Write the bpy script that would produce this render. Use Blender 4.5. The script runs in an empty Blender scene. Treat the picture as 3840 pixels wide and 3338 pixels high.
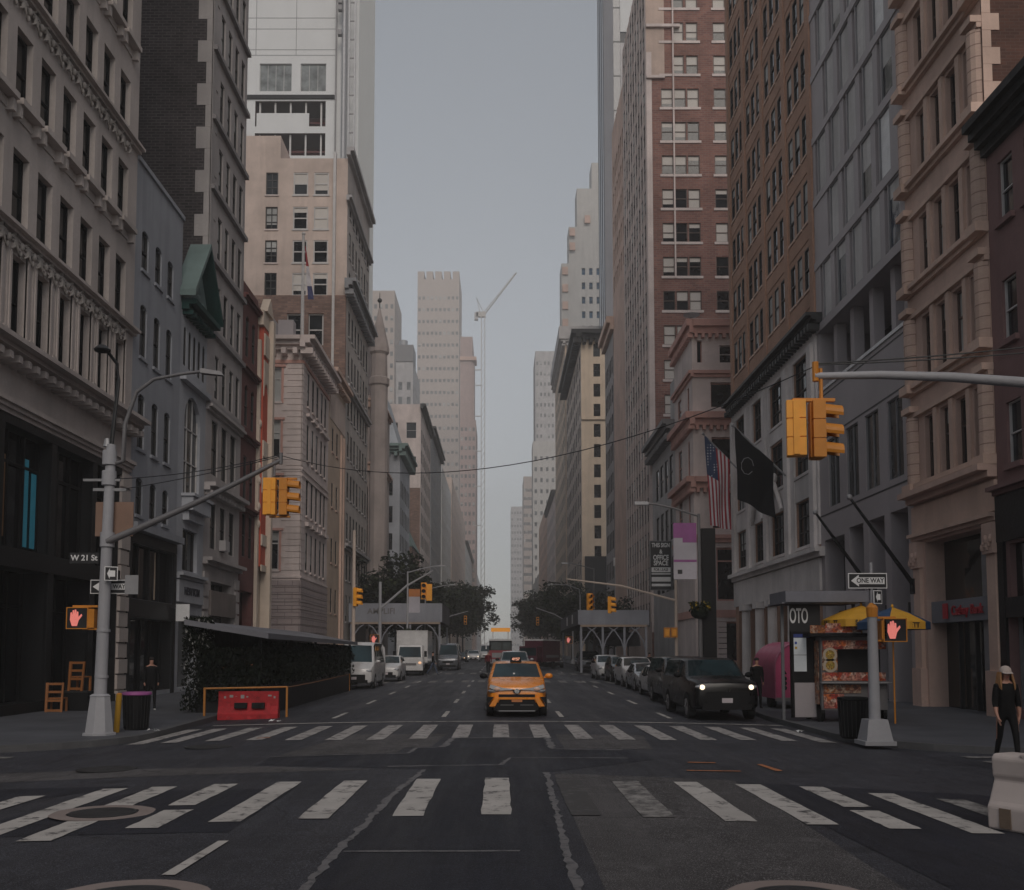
import bpy, bmesh, math, random
from mathutils import Matrix, Vector, Euler
R=math.radians
S=bpy.context.scene
COL=S.collection
rnd=random.Random(7)
# ---------------- camera, sky, sun, exposure ----------------
CAMH=1.95
cd=bpy.data.cameras.new('camera'); cam=bpy.data.objects.new('camera',cd); COL.objects.link(cam)
cam.location=(0,0,CAMH); cam.rotation_euler=(R(94),0,0)
cd.sensor_width=36; cd.lens=35; cd.shift_x=.0107; cd.shift_y=.135; cd.clip_start=.1; cd.clip_end=9000
S.camera=cam
SUN_EL,SUN_AZ=R(36),R(171)          # sun behind the viewer
w=bpy.data.worlds.new('World'); S.world=w; w.use_nodes=True
nt=w.node_tree; nt.nodes.clear()
sky=nt.nodes.new('ShaderNodeTexSky'); sky.sky_type='NISHITA'; sky.sun_disc=False
sky.sun_elevation=SUN_EL; sky.sun_rotation=SUN_AZ; sky.air_density=1.1; sky.dust_density=.7; sky.ozone_density=1.0
hs=nt.nodes.new('ShaderNodeHueSaturation'); hs.inputs['Saturation'].default_value=.36
bg=nt.nodes.new('ShaderNodeBackground'); bg.inputs['Strength'].default_value=.11
wo=nt.nodes.new('ShaderNodeOutputWorld')
gmn=nt.nodes.new('ShaderNodeGamma'); gmn.inputs['Gamma'].default_value=.72
nt.links.new(sky.outputs[0],gmn.inputs['Color']); nt.links.new(gmn.outputs[0],hs.inputs['Color']); nt.links.new(hs.outputs[0],bg.inputs['Color']); nt.links.new(bg.outputs[0],wo.inputs['Surface'])
sl=bpy.data.lights.new('sun','SUN'); sl.energy=.95; sl.angle=R(30); sl.color=(1,.9,.8)
so=bpy.data.objects.new('sun',sl); COL.objects.link(so)
sdir=Vector((math.sin(SUN_AZ)*math.cos(SUN_EL),math.cos(SUN_AZ)*math.cos(SUN_EL),math.sin(SUN_EL)))
so.rotation_euler=sdir.to_track_quat('Z','Y').to_euler(); so.location=(0,-20,60)
S.view_settings.view_transform='Standard'; S.view_settings.look='None'; S.view_settings.gamma=1
S.view_settings.exposure=.48
S.cycles.max_bounces=6; S.cycles.diffuse_bounces=3; S.cycles.glossy_bounces=2; S.cycles.volume_bounces=1; S.cycles.transparent_max_bounces=8
S.cycles.use_denoising=True
# ---------------- materials ----------------
MATS={}
def newmat(name):
    m=bpy.data.materials.new(name); m.use_nodes=True; n=m.node_tree; n.nodes.clear()
    o=n.nodes.new('ShaderNodeOutputMaterial'); b=n.nodes.new('ShaderNodeBsdfPrincipled'); n.links.new(b.outputs[0],o.inputs[0])
    return m,n,b
def N(n,t,**k):
    x=n.nodes.new(t)
    for a,v in k.items():
        if a.startswith('_'): setattr(x,a[1:],v)
        else: x.inputs[a.replace('__',' ')].default_value=v
    return x
def noise(n,vec,scale,detail=4,rough=.6,sv=None):
    if sv:
        mp=N(n,'ShaderNodeMapping'); mp.inputs['Scale'].default_value=sv; n.links.new(vec,mp.inputs['Vector']); vec=mp.outputs[0]
    t=N(n,'ShaderNodeTexNoise',Scale=scale,Detail=detail,Roughness=rough); n.links.new(vec,t.inputs['Vector']); return t.outputs['Fac']
def ramp(n,f,a,b,lo=0.,hi=1.):
    r=N(n,'ShaderNodeMapRange'); r.inputs[1].default_value=a; r.inputs[2].default_value=b; r.inputs[3].default_value=lo; r.inputs[4].default_value=hi
    n.links.new(f,r.inputs[0]); return r.outputs[0]
def mul(n,a,b):
    m=N(n,'ShaderNodeMath',_operation='MULTIPLY'); n.links.new(a,m.inputs[0])
    if isinstance(b,float): m.inputs[1].default_value=b
    else: n.links.new(b,m.inputs[1])
    return m.outputs[0]
def mixc(n,f,a,b):
    m=N(n,'ShaderNodeMix',_data_type='RGBA')
    for i,v in ((6,a),(7,b)):
        if isinstance(v,tuple): m.inputs[i].default_value=(*v[:3],1)
        else: n.links.new(v,m.inputs[i])
    if isinstance(f,float): m.inputs[0].default_value=f
    else: n.links.new(f,m.inputs[0])
    return m.outputs[2]
def scaleC(c,k): return tuple(min(1,x*k) for x in c)
def stone(name,c,var=.22,rough=.8,streak=.25,spec=.3,fine=9.,bump=.15,metal=0.,big=.35):
    if name in MATS: return MATS[name]
    m,n,b=newmat(name); P=N(n,'ShaderNodeNewGeometry').outputs['Position']
    f1=ramp(n,noise(n,P,big,5),.3,.7); f2=ramp(n,noise(n,P,fine,3),.25,.75); f3=ramp(n,noise(n,P,1.3,4,.6,(1,1,.07)),.45,.75)
    col=mixc(n,f1,scaleC(c,1-var),scaleC(c,1+var)); col=mixc(n,mul(n,f2,.5),col,scaleC(c,1-var*.8)); col=mixc(n,mul(n,f3,float(streak)),col,scaleC(c,.35))
    n.links.new(col,b.inputs['Base Color']); b.inputs['Roughness'].default_value=rough; b.inputs['Specular IOR Level'].default_value=spec; b.inputs['Metallic'].default_value=metal
    if bump:
        bp=N(n,'ShaderNodeBump',Strength=bump,Distance=.03); n.links.new(f2,bp.inputs['Height']); n.links.new(bp.outputs[0],b.inputs['Normal'])
    MATS[name]=m; return m
def brick(name,c1,c2,mort,bw=.24,bh=.08,ms=.012,bump=.3,var=.3,rough=.85,streak=.3):
    if name in MATS: return MATS[name]
    m,n,b=newmat(name); uv=N(n,'ShaderNodeUVMap').outputs[0]; P=N(n,'ShaderNodeNewGeometry').outputs['Position']
    t=N(n,'ShaderNodeTexBrick',Scale=1.,Mortar__Size=ms,Brick__Width=bw,Row__Height=bh,Mortar__Smooth=.2,Bias=0.)
    t.inputs['Color1'].default_value=(*c1,1); t.inputs['Color2'].default_value=(*c2,1); t.inputs['Mortar'].default_value=(*mort,1)
    n.links.new(uv,t.inputs['Vector'])
    f1=ramp(n,noise(n,P,.45,5),.3,.7); f3=ramp(n,noise(n,P,1.1,4,.6,(1,1,.08)),.45,.8); f4=ramp(n,noise(n,P,5.,3,.7,(1,1,3)),.35,.7)
    dk=N(n,'ShaderNodeHueSaturation',Value=1-var); n.links.new(t.outputs['Color'],dk.inputs['Color'])
    col=mixc(n,f1,t.outputs['Color'],dk.outputs[0]); col=mixc(n,mul(n,f4,.35),col,scaleC(c1,.55)); col=mixc(n,mul(n,f3,float(streak)),col,scaleC(c1,.35))
    n.links.new(col,b.inputs['Base Color']); b.inputs['Roughness'].default_value=rough; b.inputs['Specular IOR Level'].default_value=.25
    bp=N(n,'ShaderNodeBump',Strength=bump,Distance=.02,_invert=True); n.links.new(t.outputs['Fac'],bp.inputs['Height']); n.links.new(bp.outputs[0],b.inputs['Normal'])
    MATS[name]=m; return m
def plain(name,c,rough=.5,metal=0.,spec=.5,var=.12,coat=0.,emit=None,es=1.):
    if name in MATS: return MATS[name]
    m,n,b=newmat(name); P=N(n,'ShaderNodeNewGeometry').outputs['Position']
    f=ramp(n,noise(n,P,2.3,5),.3,.7); col=mixc(n,f,scaleC(c,1-var),scaleC(c,1+var)); n.links.new(col,b.inputs['Base Color'])
    g=ramp(n,noise(n,P,4.,4),.3,.7,rough*.85,min(1,rough*1.15)); n.links.new(g,b.inputs['Roughness'])
    b.inputs['Metallic'].default_value=metal; b.inputs['Specular IOR Level'].default_value=spec; b.inputs['Coat Weight'].default_value=coat; b.inputs['Coat Roughness'].default_value=.06
    if emit: b.inputs['Emission Color'].default_value=(*emit,1); b.inputs['Emission Strength'].default_value=es
    MATS[name]=m; return m
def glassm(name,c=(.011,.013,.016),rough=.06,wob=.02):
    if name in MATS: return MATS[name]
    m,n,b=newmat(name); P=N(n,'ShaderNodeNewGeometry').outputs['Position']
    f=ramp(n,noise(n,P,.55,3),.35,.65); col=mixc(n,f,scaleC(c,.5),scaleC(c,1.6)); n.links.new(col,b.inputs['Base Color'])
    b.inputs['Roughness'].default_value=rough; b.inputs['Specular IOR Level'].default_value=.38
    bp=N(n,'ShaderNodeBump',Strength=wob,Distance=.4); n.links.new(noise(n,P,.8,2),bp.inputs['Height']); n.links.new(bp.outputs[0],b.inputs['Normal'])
    MATS[name]=m; return m
def worn(name,c,under,lo,hi,scale=6.,rough=.7):
    if name in MATS: return MATS[name]
    m,n,b=newmat(name); P=N(n,'ShaderNodeNewGeometry').outputs['Position']
    f=ramp(n,noise(n,P,scale,8,.75),lo,hi); g=ramp(n,noise(n,P,1.2,4),.3,.7)
    col=mixc(n,f,mixc(n,g,scaleC(c,.82),scaleC(c,1.1)),under); n.links.new(col,b.inputs['Base Color']); b.inputs['Roughness'].default_value=rough; b.inputs['Specular IOR Level'].default_value=.3
    MATS[name]=m; return m
def asphalt(name,c,rough=.62,sc=1.):
    if name in MATS: return MATS[name]
    m,n,b=newmat(name); P=N(n,'ShaderNodeNewGeometry').outputs['Position']
    f1=ramp(n,noise(n,P,.22*sc,7,.68),.38,.62); f2=ramp(n,noise(n,P,30.,4,.8),.35,.65); f3=ramp(n,noise(n,P,.5,6,.65,(1.6,.12,1)),.42,.62); f4=ramp(n,noise(n,P,2.2,7,.72),.52,.66)
    f5=ramp(n,noise(n,P,70.,2,.7),.55,.64); f6=ramp(n,noise(n,P,1.1,5,.6),.58,.68)
    v=N(n,'ShaderNodeTexVoronoi',_feature='DISTANCE_TO_EDGE',Scale=.42,Randomness=1.); vp=N(n,'ShaderNodeVectorMath',_operation='ADD'); nz=N(n,'ShaderNodeTexNoise',Scale=1.6,Detail=5.); n.links.new(P,nz.inputs['Vector']); n.links.new(P,vp.inputs[0]); n.links.new(nz.outputs['Color'],vp.inputs[1]); n.links.new(vp.outputs[0],v.inputs['Vector'])
    cr=ramp(n,v.outputs['Distance'],.004,.016,1.,0.)
    col=mixc(n,f1,scaleC(c,.55),scaleC(c,1.7)); col=mixc(n,mul(n,f2,.8),col,scaleC(c,.25)); col=mixc(n,mul(n,f3,.5),col,scaleC(c,.55)); col=mixc(n,mul(n,f4,.45),col,scaleC(c,2.)); col=mixc(n,mul(n,f5,.7),col,scaleC(c,5.)); col=mixc(n,mul(n,f6,.55),col,scaleC(c,.35)); col=mixc(n,mul(n,mul(n,cr,f1),.7),col,scaleC(c,.2))
    n.links.new(col,b.inputs['Base Color']); n.links.new(ramp(n,f3,0.,1.,rough+.08,rough-.12),b.inputs['Roughness']); b.inputs['Specular IOR Level'].default_value=.3
    bp=N(n,'ShaderNodeBump',Strength=.5,Distance=.012); n.links.new(f2,bp.inputs['Height']); n.links.new(bp.outputs[0],b.inputs['Normal'])
    MATS[name]=m; return m
# ---------------- mesh collector ----------------
class MB:
    def __init__(s): s.v=[];s.f=[];s.mi=[];s.M=None
    def p(s,c):
        c=Vector(c)
        if s.M: c=s.M@c
        s.v.append(c); return len(s.v)-1
    def poly(s,pts,mi=0): s.f.append([s.p(q) for q in pts]); s.mi.append(mi)
    def box(s,x0,y0,z0,x1,y1,z1,mi=0):
        i=[s.p((x,y,z)) for z in(z0,z1) for y in(y0,y1) for x in(x0,x1)]
        for q in((0,2,3,1),(4,5,7,6),(0,1,5,4),(2,6,7,3),(0,4,6,2),(1,3,7,5)): s.f.append([i[k] for k in q]); s.mi.append(mi)
    def hexa(s,pts,mi=0):  # 8 points: bottom 4 loop, top 4 loop
        i=[s.p(q) for q in pts]
        for q in((3,2,1,0),(4,5,6,7),(0,1,5,4),(1,2,6,5),(2,3,7,6),(3,0,4,7)): s.f.append([i[k] for k in q]); s.mi.append(mi)
    def cyl(s,a,b,r0,r1=None,n=10,mi=0,caps=True):
        a=Vector(a);b=Vector(b); r1=r0 if r1 is None else r1
        d=(b-a).normalized(); q=d.to_track_quat('Z','Y')
        A=[];B=[]
        for k in range(n):
            t=2*math.pi*k/n; o=q@Vector((math.cos(t),math.sin(t),0)); A.append(s.p(a+o*r0)); B.append(s.p(b+o*r1))
        for k in range(n): s.f.append([A[k],A[(k+1)%n],B[(k+1)%n],B[k]]); s.mi.append(mi)
        if caps: s.f.append(A[::-1]); s.mi.append(mi); s.f.append(B); s.mi.append(mi)
    def tube(s,pts,r,n=8,mi=0):
        rs=r if isinstance(r,(list,tuple)) else [r]*len(pts)
        P=[Vector(q) for q in pts]; rings=[]
        for k,pt in enumerate(P):
            d=(P[min(k+1,len(P)-1)]-P[max(k-1,0)]).normalized(); q=d.to_track_quat('Z','Y')
            rings.append([s.p(pt+q@Vector((math.cos(2*math.pi*j/n)*rs[k],math.sin(2*math.pi*j/n)*rs[k],0))) for j in range(n)])
        for a,b in zip(rings,rings[1:]):
            for j in range(n): s.f.append([a[j],a[(j+1)%n],b[(j+1)%n],b[j]]); s.mi.append(mi)
        s.f.append(rings[0][::-1]); s.mi.append(mi); s.f.append(rings[-1]); s.mi.append(mi)
    def lathe(s,prof,n=14,mi=0,c=(0,0,0)):
        rings=[[s.p((c[0]+r*math.cos(2*math.pi*k/n),c[1]+r*math.sin(2*math.pi*k/n),c[2]+z)) for k in range(n)] for r,z in prof]
        for a,b in zip(rings,rings[1:]):
            for k in range(n): s.f.append([a[k],a[(k+1)%n],b[(k+1)%n],b[k]]); s.mi.append(mi)
        s.f.append(rings[0][::-1]); s.mi.append(mi); s.f.append(rings[-1]); s.mi.append(mi)
    def ball(s,c,rx,ry,rz,n=10,m=6,mi=0):
        c=Vector(c); rings=[]
        for j in range(1,m):
            t=math.pi*j/m; rings.append([s.p(c+Vector((rx*math.sin(t)*math.cos(2*math.pi*k/n),ry*math.sin(t)*math.sin(2*math.pi*k/n),-rz*math.cos(t)))) for k in range(n)])
        b=s.p(c+Vector((0,0,-rz))); tp=s.p(c+Vector((0,0,rz)))
        for a,q in zip(rings,rings[1:]):
            for k in range(n): s.f.append([a[k],a[(k+1)%n],q[(k+1)%n],q[k]]); s.mi.append(mi)
        for k in range(n):
            s.f.append([b,rings[0][(k+1)%n],rings[0][k]]); s.mi.append(mi); s.f.append([tp,rings[-1][k],rings[-1][(k+1)%n]]); s.mi.append(mi)
    def prism(s,poly,a,b,axis='y',mi=0):   # polygon of 2-D points extruded along an axis
        def mk(q,t): return {'y':(q[0],t,q[1]),'x':(t,q[0],q[1]),'z':(q[0],q[1],t)}[axis]
        A=[s.p(mk(q,a)) for q in poly]; B=[s.p(mk(q,b)) for q in poly]; n=len(poly)
        s.f.append(A); s.mi.append(mi); s.f.append(B[::-1]); s.mi.append(mi)
        for k in range(n): s.f.append([A[k],B[k],B[(k+1)%n],A[(k+1)%n]]); s.mi.append(mi)
    def add(s,o,M,mmap=None):
        k=len(s.v); s.v+= [M@q for q in o.v]; s.f+=[[i+k for i in f] for f in o.f]; s.mi+=[(mmap[i] if mmap else i) for i in o.mi]
    def mesh(s,name,mats,smooth=False,fix=False):
        me=bpy.data.meshes.new(name); me.from_pydata([tuple(q) for q in s.v],[],s.f)
        if fix:
            bm=bmesh.new(); bm.from_mesh(me); bmesh.ops.recalc_face_normals(bm,faces=bm.faces); bm.to_mesh(me); bm.free()
        for m in mats: me.materials.append(m)
        if len(mats)>1: me.polygons.foreach_set('material_index',s.mi)
        uv=me.uv_layers.new(name='UVMap').data
        for pl in me.polygons:
            n=pl.normal; ax=max(range(3),key=lambda i:abs(n[i]))
            for li in pl.loop_indices:
                c=s.v[me.loops[li].vertex_index]
                uv[li].uv=(c[1],c[2]) if ax==0 else ((c[0],c[2]) if ax==1 else (c[0],c[1]))
        if smooth:
            me.polygons.foreach_set('use_smooth',[True]*len(me.polygons)); me.set_sharp_from_angle(angle=R(smooth if smooth is not True else 40))
        me.update(); return me
    def build(s,name,mats,parent=None,loc=None,smooth=False,fix=False):
        if not isinstance(mats,(list,tuple)): mats=[mats]
        return link(name,s.mesh(name,mats,smooth,fix),parent,loc)
def link(name,data,parent=None,loc=None,rot=None):
    o=bpy.data.objects.new(name,data); COL.objects.link(o)
    if parent: o.parent=parent
    if loc is not None: o.location=loc
    if rot is not None: o.rotation_euler=rot
    return o
def tag(o,label=None,cat=None,group=None,kind=None):
    if label: o['label']=label
    if cat: o['category']=cat
    if group: o['group']=group
    if kind: o['kind']=kind
    return o
def thing(name,label,cat,loc=(0,0,0),rz=0,group=None):
    o=link(name,None,None,loc,(0,0,rz)); o.empty_display_size=.2; return tag(o,label,cat,group)
def dup(root,loc,rz=None,label=None):
    r=root.copy(); COL.objects.link(r); r.location=loc
    if rz is not None: r.rotation_euler=(0,0,rz)
    if label: r['label']=label
    for ch in list(root.children):
        c=ch.copy(); COL.objects.link(c); c.parent=r
        for g in ch.children: d=g.copy(); COL.objects.link(d); d.parent=c
    return r
_tx={}
def text(name,body,size,loc,rot,mat,parent=None,ext=.004,sx=1.,align='CENTER',bold=.018):
    cu=bpy.data.curves.new('t','FONT'); cu.body=body; cu.size=size; cu.extrude=ext; cu.offset=bold*size; cu.align_x=align; cu.align_y='CENTER'
    t=bpy.data.objects.new('t',cu); COL.objects.link(t); dg=bpy.context.evaluated_depsgraph_get(); dg.update()
    me=bpy.data.meshes.new_from_object(t.evaluated_get(dg)); bpy.data.objects.remove(t); bpy.data.curves.remove(cu)
    me.name=name; me.materials.clear(); me.materials.append(mat)
    o=link(name,me,parent,loc,rot); o.scale=(sx,1,1); return o
FRONT=(R(90),0,0)   # text that faces -Y
# ---------------- materials in use ----------------
m_cream=stone('cream_stone',(.50,.44,.41)); m_grey=stone('grey_painted',(.32,.33,.36),var=.15,streak=.35); m_pale=stone('pale_stone',(.46,.44,.44))
m_pink=stone('pink_limestone',(.66,.565,.535)); m_beige=stone('beige_stone',(.60,.485,.425)); m_beige2=stone('warm_stone',(.58,.45,.35))
m_tan=stone('tan_stone',(.60,.425,.355)); m_tan2=stone('tan_trim',(.64,.46,.375)); m_dred=stone('dark_red_stucco',(.22,.13,.125),streak=.2)
m_white=stone('white_terracotta',(.70,.65,.63)); m_mod=stone('grey_cladding',(.38,.345,.355),var=.1,streak=.1,rough=.55); m_white2=stone('white_panel',(.62,.62,.62),var=.05,streak=.05)
m_slab=stone('tower_stone',(.42,.36,.33),var=.08,streak=.05); m_deco=stone('pale_tower',(.5,.48,.46),var=.08); m_rose=stone('rose_tower',(.42,.32,.3),var=.1)
m_salmon=stone('salmon_trim',(.58,.33,.28)); m_gold=stone('gold_stone',(.54,.43,.33),var=.15); m_green=stone('copper_green',(.012,.05,.045),var=.4); m_green2=stone('pale_copper',(.17,.23,.22))
m_dark=stone('dark_shopfront',(.010,.0105,.012),var=.3,rough=.5,streak=.1); m_black=plain('black_paint',(.006,.006,.007),.6,0.,.25); m_iron=plain('dark_iron',(.02,.021,.023),.5)
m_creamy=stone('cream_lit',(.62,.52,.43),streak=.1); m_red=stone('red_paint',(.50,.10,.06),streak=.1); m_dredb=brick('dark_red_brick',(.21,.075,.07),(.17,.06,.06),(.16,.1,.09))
m_dbrick=brick('dark_brick',(.075,.064,.067),(.035,.03,.033),(.13,.115,.115),bw=.45,bh=.16,ms=.025,var=.5); m_rbrick=brick('red_brick',(.36,.175,.135),(.22,.10,.085),(.30,.22,.2),bw=.6,bh=.22,ms=.03,var=.4); m_obrick=brick('brown_brick',(.54,.315,.22),(.46,.26,.185),(.38,.26,.2),streak=.15)
m_gbrick=brick('grey_brown_brick',(.31,.26,.25),(.22,.18,.18),(.22,.19,.18)); m_r2brick=brick('old_brick',(.38,.24,.19),(.2,.125,.105),(.24,.18,.16),bw=.6,bh=.22,ms=.03,var=.5)
m_rust=brick('block_stone',(.44,.36,.35),(.40,.33,.325),(.2,.16,.16),bw=1.1,bh=.5,ms=.03,bump=.6,var=.15)
m_tanblk=brick('tan_blocks',(.62,.45,.37),(.57,.41,.34),(.26,.17,.14),bw=.9,bh=.4,ms=.018,var=.15)
m_glass=glassm('window_glass'); m_glassb=glassm('shop_glass',(.008,.009,.01)); m_glassw=glassm('pale_glass',(.14,.15,.15),.12); m_tglass=glassm('tower_glass',(.03,.04,.06),.05)
m_frame=plain('dark_frame',(.03,.028,.028),.5); m_framew=plain('white_frame',(.5,.48,.47),.5); m_framet=plain('brown_frame',(.09,.06,.05),.5); m_frameg=plain('grey_frame',(.2,.2,.21),.4)
m_blind=stone('window_blind',(.58,.54,.50),var=.1,streak=0.,bump=0); m_curtain=stone('net_curtain',(.42,.42,.41),var=.35,streak=0.,bump=0,fine=5.)
m_steel=plain('galvanised_steel',(.30,.30,.31),.45,.35); m_steeld=plain('dull_steel',(.16,.155,.16),.5,.3); m_pole=stone('grey_pole_paint',(.34,.34,.36),var=.15,rough=.5,streak=.15)
m_sig=plain('signal_yellow',(.85,.36,.03),.45); m_sigd=plain('signal_dark_yellow',(.55,.21,.02),.5); m_wht=plain('white_sheet',(.72,.72,.72),.5); m_blk=plain('black_sheet',(.012,.012,.014),.5)
m_conc=stone('sidewalk_concrete',(.085,.088,.100),var=.3,streak=0,rough=.75,fine=14.,big=.6); m_kerb=stone('kerb_stone',(.10,.10,.105),var=.3,streak=0,rough=.75)
# ---------------- street surface ----------------
def grade(y): return .0062*(min(y,500)-30) if y>30 else 0.
def rz(x,y=0): return grade(y)-.15*min(1,abs(x)/8.8)**2
def sw(y): return grade(y)+.0-.0
def fx(cands,lo,hi): return [c for c in cands if lo<=c<=hi]
a_road=asphalt('road_asphalt',(.034,.035,.043)); a_dark=asphalt('dark_patch',(.015,.0165,.024),.6); a_lite=asphalt('light_patch',(.066,.063,.065),.65)
gm=MB(); gm.poly([(-6000,-400,-3),(6000,-400,-3),(6000,7000,-3),(-6000,7000,-3)]); tag(gm.build('ground',stone('city_ground',(.08,.08,.08),big=.01)),kind='structure')
xs_=[-90,-40,-20]+[-9.6+.8*k for k in range(25)]+[20,40,90]; ys_=[-20,-10,0]+[5+2.5*k for k in range(26)]+[75,85,100,120,150,190,240,300,380,460,560,700,1000,1500]
rm=MB(); idx={}
for j,y in enumerate(ys_):
    for i,x in enumerate(xs_): idx[i,j]=rm.p((x,y,rz(x,y)))
for j in range(len(ys_)-1):
    for i in range(len(xs_)-1): rm.f.append([idx[i,j],idx[i+1,j],idx[i+1,j+1],idx[i,j+1]]); rm.mi.append(0)
tag(rm.build('road',[a_road],smooth=True),kind='structure')
def decal(name,polys,mat,h,kind='structure',step=1.2):
    mb=MB()
    for pg in polys:
        bm=bmesh.new(); f=bm.faces.new([bm.verts.new((x,y,0)) for x,y in pg])
        x0=min(p[0] for p in pg); x1=max(p[0] for p in pg); y0=min(p[1] for p in pg); y1=max(p[1] for p in pg)
        for xx in [xs for xs in xs_ if x0<xs<x1]: bmesh.ops.bisect_plane(bm,geom=bm.verts[:]+bm.edges[:]+bm.faces[:],plane_co=(xx,0,0),plane_no=(1,0,0))
        for yy in [v for v in ys_ if y0<v<y1]: bmesh.ops.bisect_plane(bm,geom=bm.verts[:]+bm.edges[:]+bm.faces[:],plane_co=(0,yy,0),plane_no=(0,1,0))
        bmesh.ops.triangulate(bm,faces=bm.faces[:])
        for f in bm.faces:
            q=[(v.co.x,v.co.y,rz(v.co.x,v.co.y)+h) for v in f.verts]
            a,b,c=(Vector(t) for t in q)
            if (b-a).cross(c-a).z<0: q=q[::-1]
            mb.poly(q)
        bm.free()
    return tag(mb.build(name,[mat]),kind=kind)
def jag(p,q,n,amp,r):
    out=[]
    for k in range(n):
        t=k/n; out.append((p[0]+(q[0]-p[0])*t+r.uniform(-amp,amp),p[1]+(q[1]-p[1])*t+r.uniform(-amp,amp)))
    return out
r3=random.Random(3)
trench=[(-1.28,16.9),(-1.9,17.1),(-4.3,17.8),(-4.4,19.1),(-1.8,19.5),(-1.75,20.6),(-1.2,20.7),(-1.1,22.9),(1.05,23.1),(1.05,20.4),(2.6,20.3),(2.8,18.5),(.72,16.4),(.66,12.2),(.62,9.9),(.62,4),(-1.62,4),(-1.58,9.9),(-1.55,11.3),(-1.5,13.9)]
decal('asphalt_patch',[trench],a_dark,.004)
decal('light_asphalt_patch',[[(1.0,16.3),(3.6,15.6),(3.5,11.5),(3.2,4),(.86,4),(.86,16.2)],[(-4.3,19.4),(-2.05,19.75),(-2.0,20.8),(-1.45,20.95),(-1.3,24.2),(-3.6,24.3)],[(1.3,20.6),(3.1,20.5),(3.4,24),(1.3,24.1)],[(-12,15.6),(-2.1,16.9),(-4.2,17.6),(-12,17.4)]],a_lite,.003)
decal('dark_asphalt_strip',[[(3.6,15.4),(7.8,14.2),(7.5,4),(3.9,4)],[(-12,12),(-7,13.2),(-5.6,15.2),(-12,15.3)],[(-6.5,11),(-3,11.1),(-3,14.6),(-5.2,14.6)]],a_dark,.0045)
m_seal=worn('crack_sealant',(.15,.147,.153),(.035,.035,.041),.50,.66,6.)
def band(pts,wd,r,n=44,amp=.05):
    L=[];Rr=[]
    for a,b in zip(pts,pts[1:]):
        d=Vector((b[0]-a[0],b[1]-a[1])); l=d.length; d.normalize(); nx,ny=-d.y,d.x; k=max(2,int(n*l/6))
        for i in range(k):
            t=i/k; x=a[0]+(b[0]-a[0])*t; y=a[1]+(b[1]-a[1])*t; w1=wd*(.5+r.uniform(-.35,.35)); w2=wd*(.5+r.uniform(-.35,.35))
            L.append((x+nx*w1,y+ny*w1)); Rr.append((x-nx*w2,y-ny*w2))
    return [[L[i],L[i+1],Rr[i+1],Rr[i]] for i in range(len(L)-1)]
sl_=band([(-1.28,16.8),(-1.5,13.9),(-1.56,11.3),(-1.62,9.9),(-1.68,4)],.085,r3)+band([(.74,16.4),(.68,12.2),(.64,9.9),(.66,4)],.08,r3)+band([(-1.55,9.95),(.62,9.95)],.06,r3,14)
sl_+=band([(-4.4,19.2),(-1.8,19.6),(-1.75,20.7),(-1.2,20.8)],.09,r3)+band([(-1.2,20.8),(-1.1,23),(1.05,23.1),(1.05,20.4),(2.6,20.3)],.13,r3)+band([(-1.95,17.3),(0,17.5),(.18,18.7),(2.5,18.7)],.1,r3)
decal('crack_sealant',sl_,m_seal,.009)
m_paint=worn('crosswalk_paint',(.44,.42,.40),(.07,.068,.07),.53,.63,3.); m_paint2=worn('worn_crosswalk_paint',(.27,.26,.25),(.06,.058,.06),.42,.60,4.); m_paint3=worn('rubbed_crosswalk_paint',(.15,.145,.145),(.056,.054,.055),.30,.48,3.)
def stripe(x,y0,y1,wd,sk=0.,r=r3):
    j=lambda: r.uniform(-.010,.010)
    n=9; L=[];Q=[]
    for k in range(n+1):
        t=k/n; y=y0+(y1-y0)*t; xx=x+sk*t; L.append((xx-wd/2+j(),y+j())); Q.append((xx+wd/2+j(),y+j()))
    return L+Q[::-1]
near=[(-6.65,11.3,14.3),(-5.7,11.1,14.9),(-4.95,10.7,12.0),(-5.0,12.95,15.0),(-4.06,11.4,12.7),(-4.15,13.1,15.2),(-3.22,11.75,15.35),(-2.22,11.9,15.4),(-1.12,12.05,15.55),(-.06,12.15,15.65),(2.8,11.75,15.3),(3.7,11.6,15.1),(4.6,13,14.95),(4.57,11.4,12.7),(5.4,11.2,14.35)]
decal('crosswalk_stripes',[stripe(x,a,b,.37) for x,a,b in near],m_paint,.012)
decal('worn_crosswalk_stripes',[stripe(1.88,12.0,15.3,.40),stripe(6.2,10.8,13.9,.38),stripe(-7.6,11.8,14.6,.38)],m_paint2,.0125)
decal('rubbed_crosswalk_stripes',[stripe(1.02,12.1,15.4,.36)],m_paint3,.0125)
far=[-8.3]+[.95*k for k in range(-8,8)]+[7.5]
decal('far_crosswalk_stripes',[stripe(x,22.9+.25*math.cos(x),27.2,.39) for x in far],worn('far_crosswalk_paint',(.36,.34,.33),(.06,.058,.06),.50,.62,4.),.012)
decal('stop_line',[stripe(0,-8.2,8,.32)] and [[(-8.2,28.4),(8,28.4),(8,28.62),(-8.2,28.62)]],m_paint,.012)
ld=[]
for x in (-5.1,-1.75,1.85,5.15):
    for y in [30.5+7.6*k for k in range(26)]:
        if not 62<y<80: ld.append([(x-.07,y),(x+.07,y),(x+.07,y+2.6),(x-.07,y+2.6)])
ld+=[[(-3.0,8.95),(-2.88,8.95),(-2.84,10.55),(-2.95,10.55)]]
decal('lane_dashes',ld,m_paint,.012)
decal('mid_crosswalk_stripes',[stripe(x,78.,82,.5) for x in [-8.2+1.0*k for k in range(17)]]+[stripe(x,60.,63.5,.45) for x in [-8.2+1.0*k for k in range(17)]],m_paint2,.012)
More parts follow.
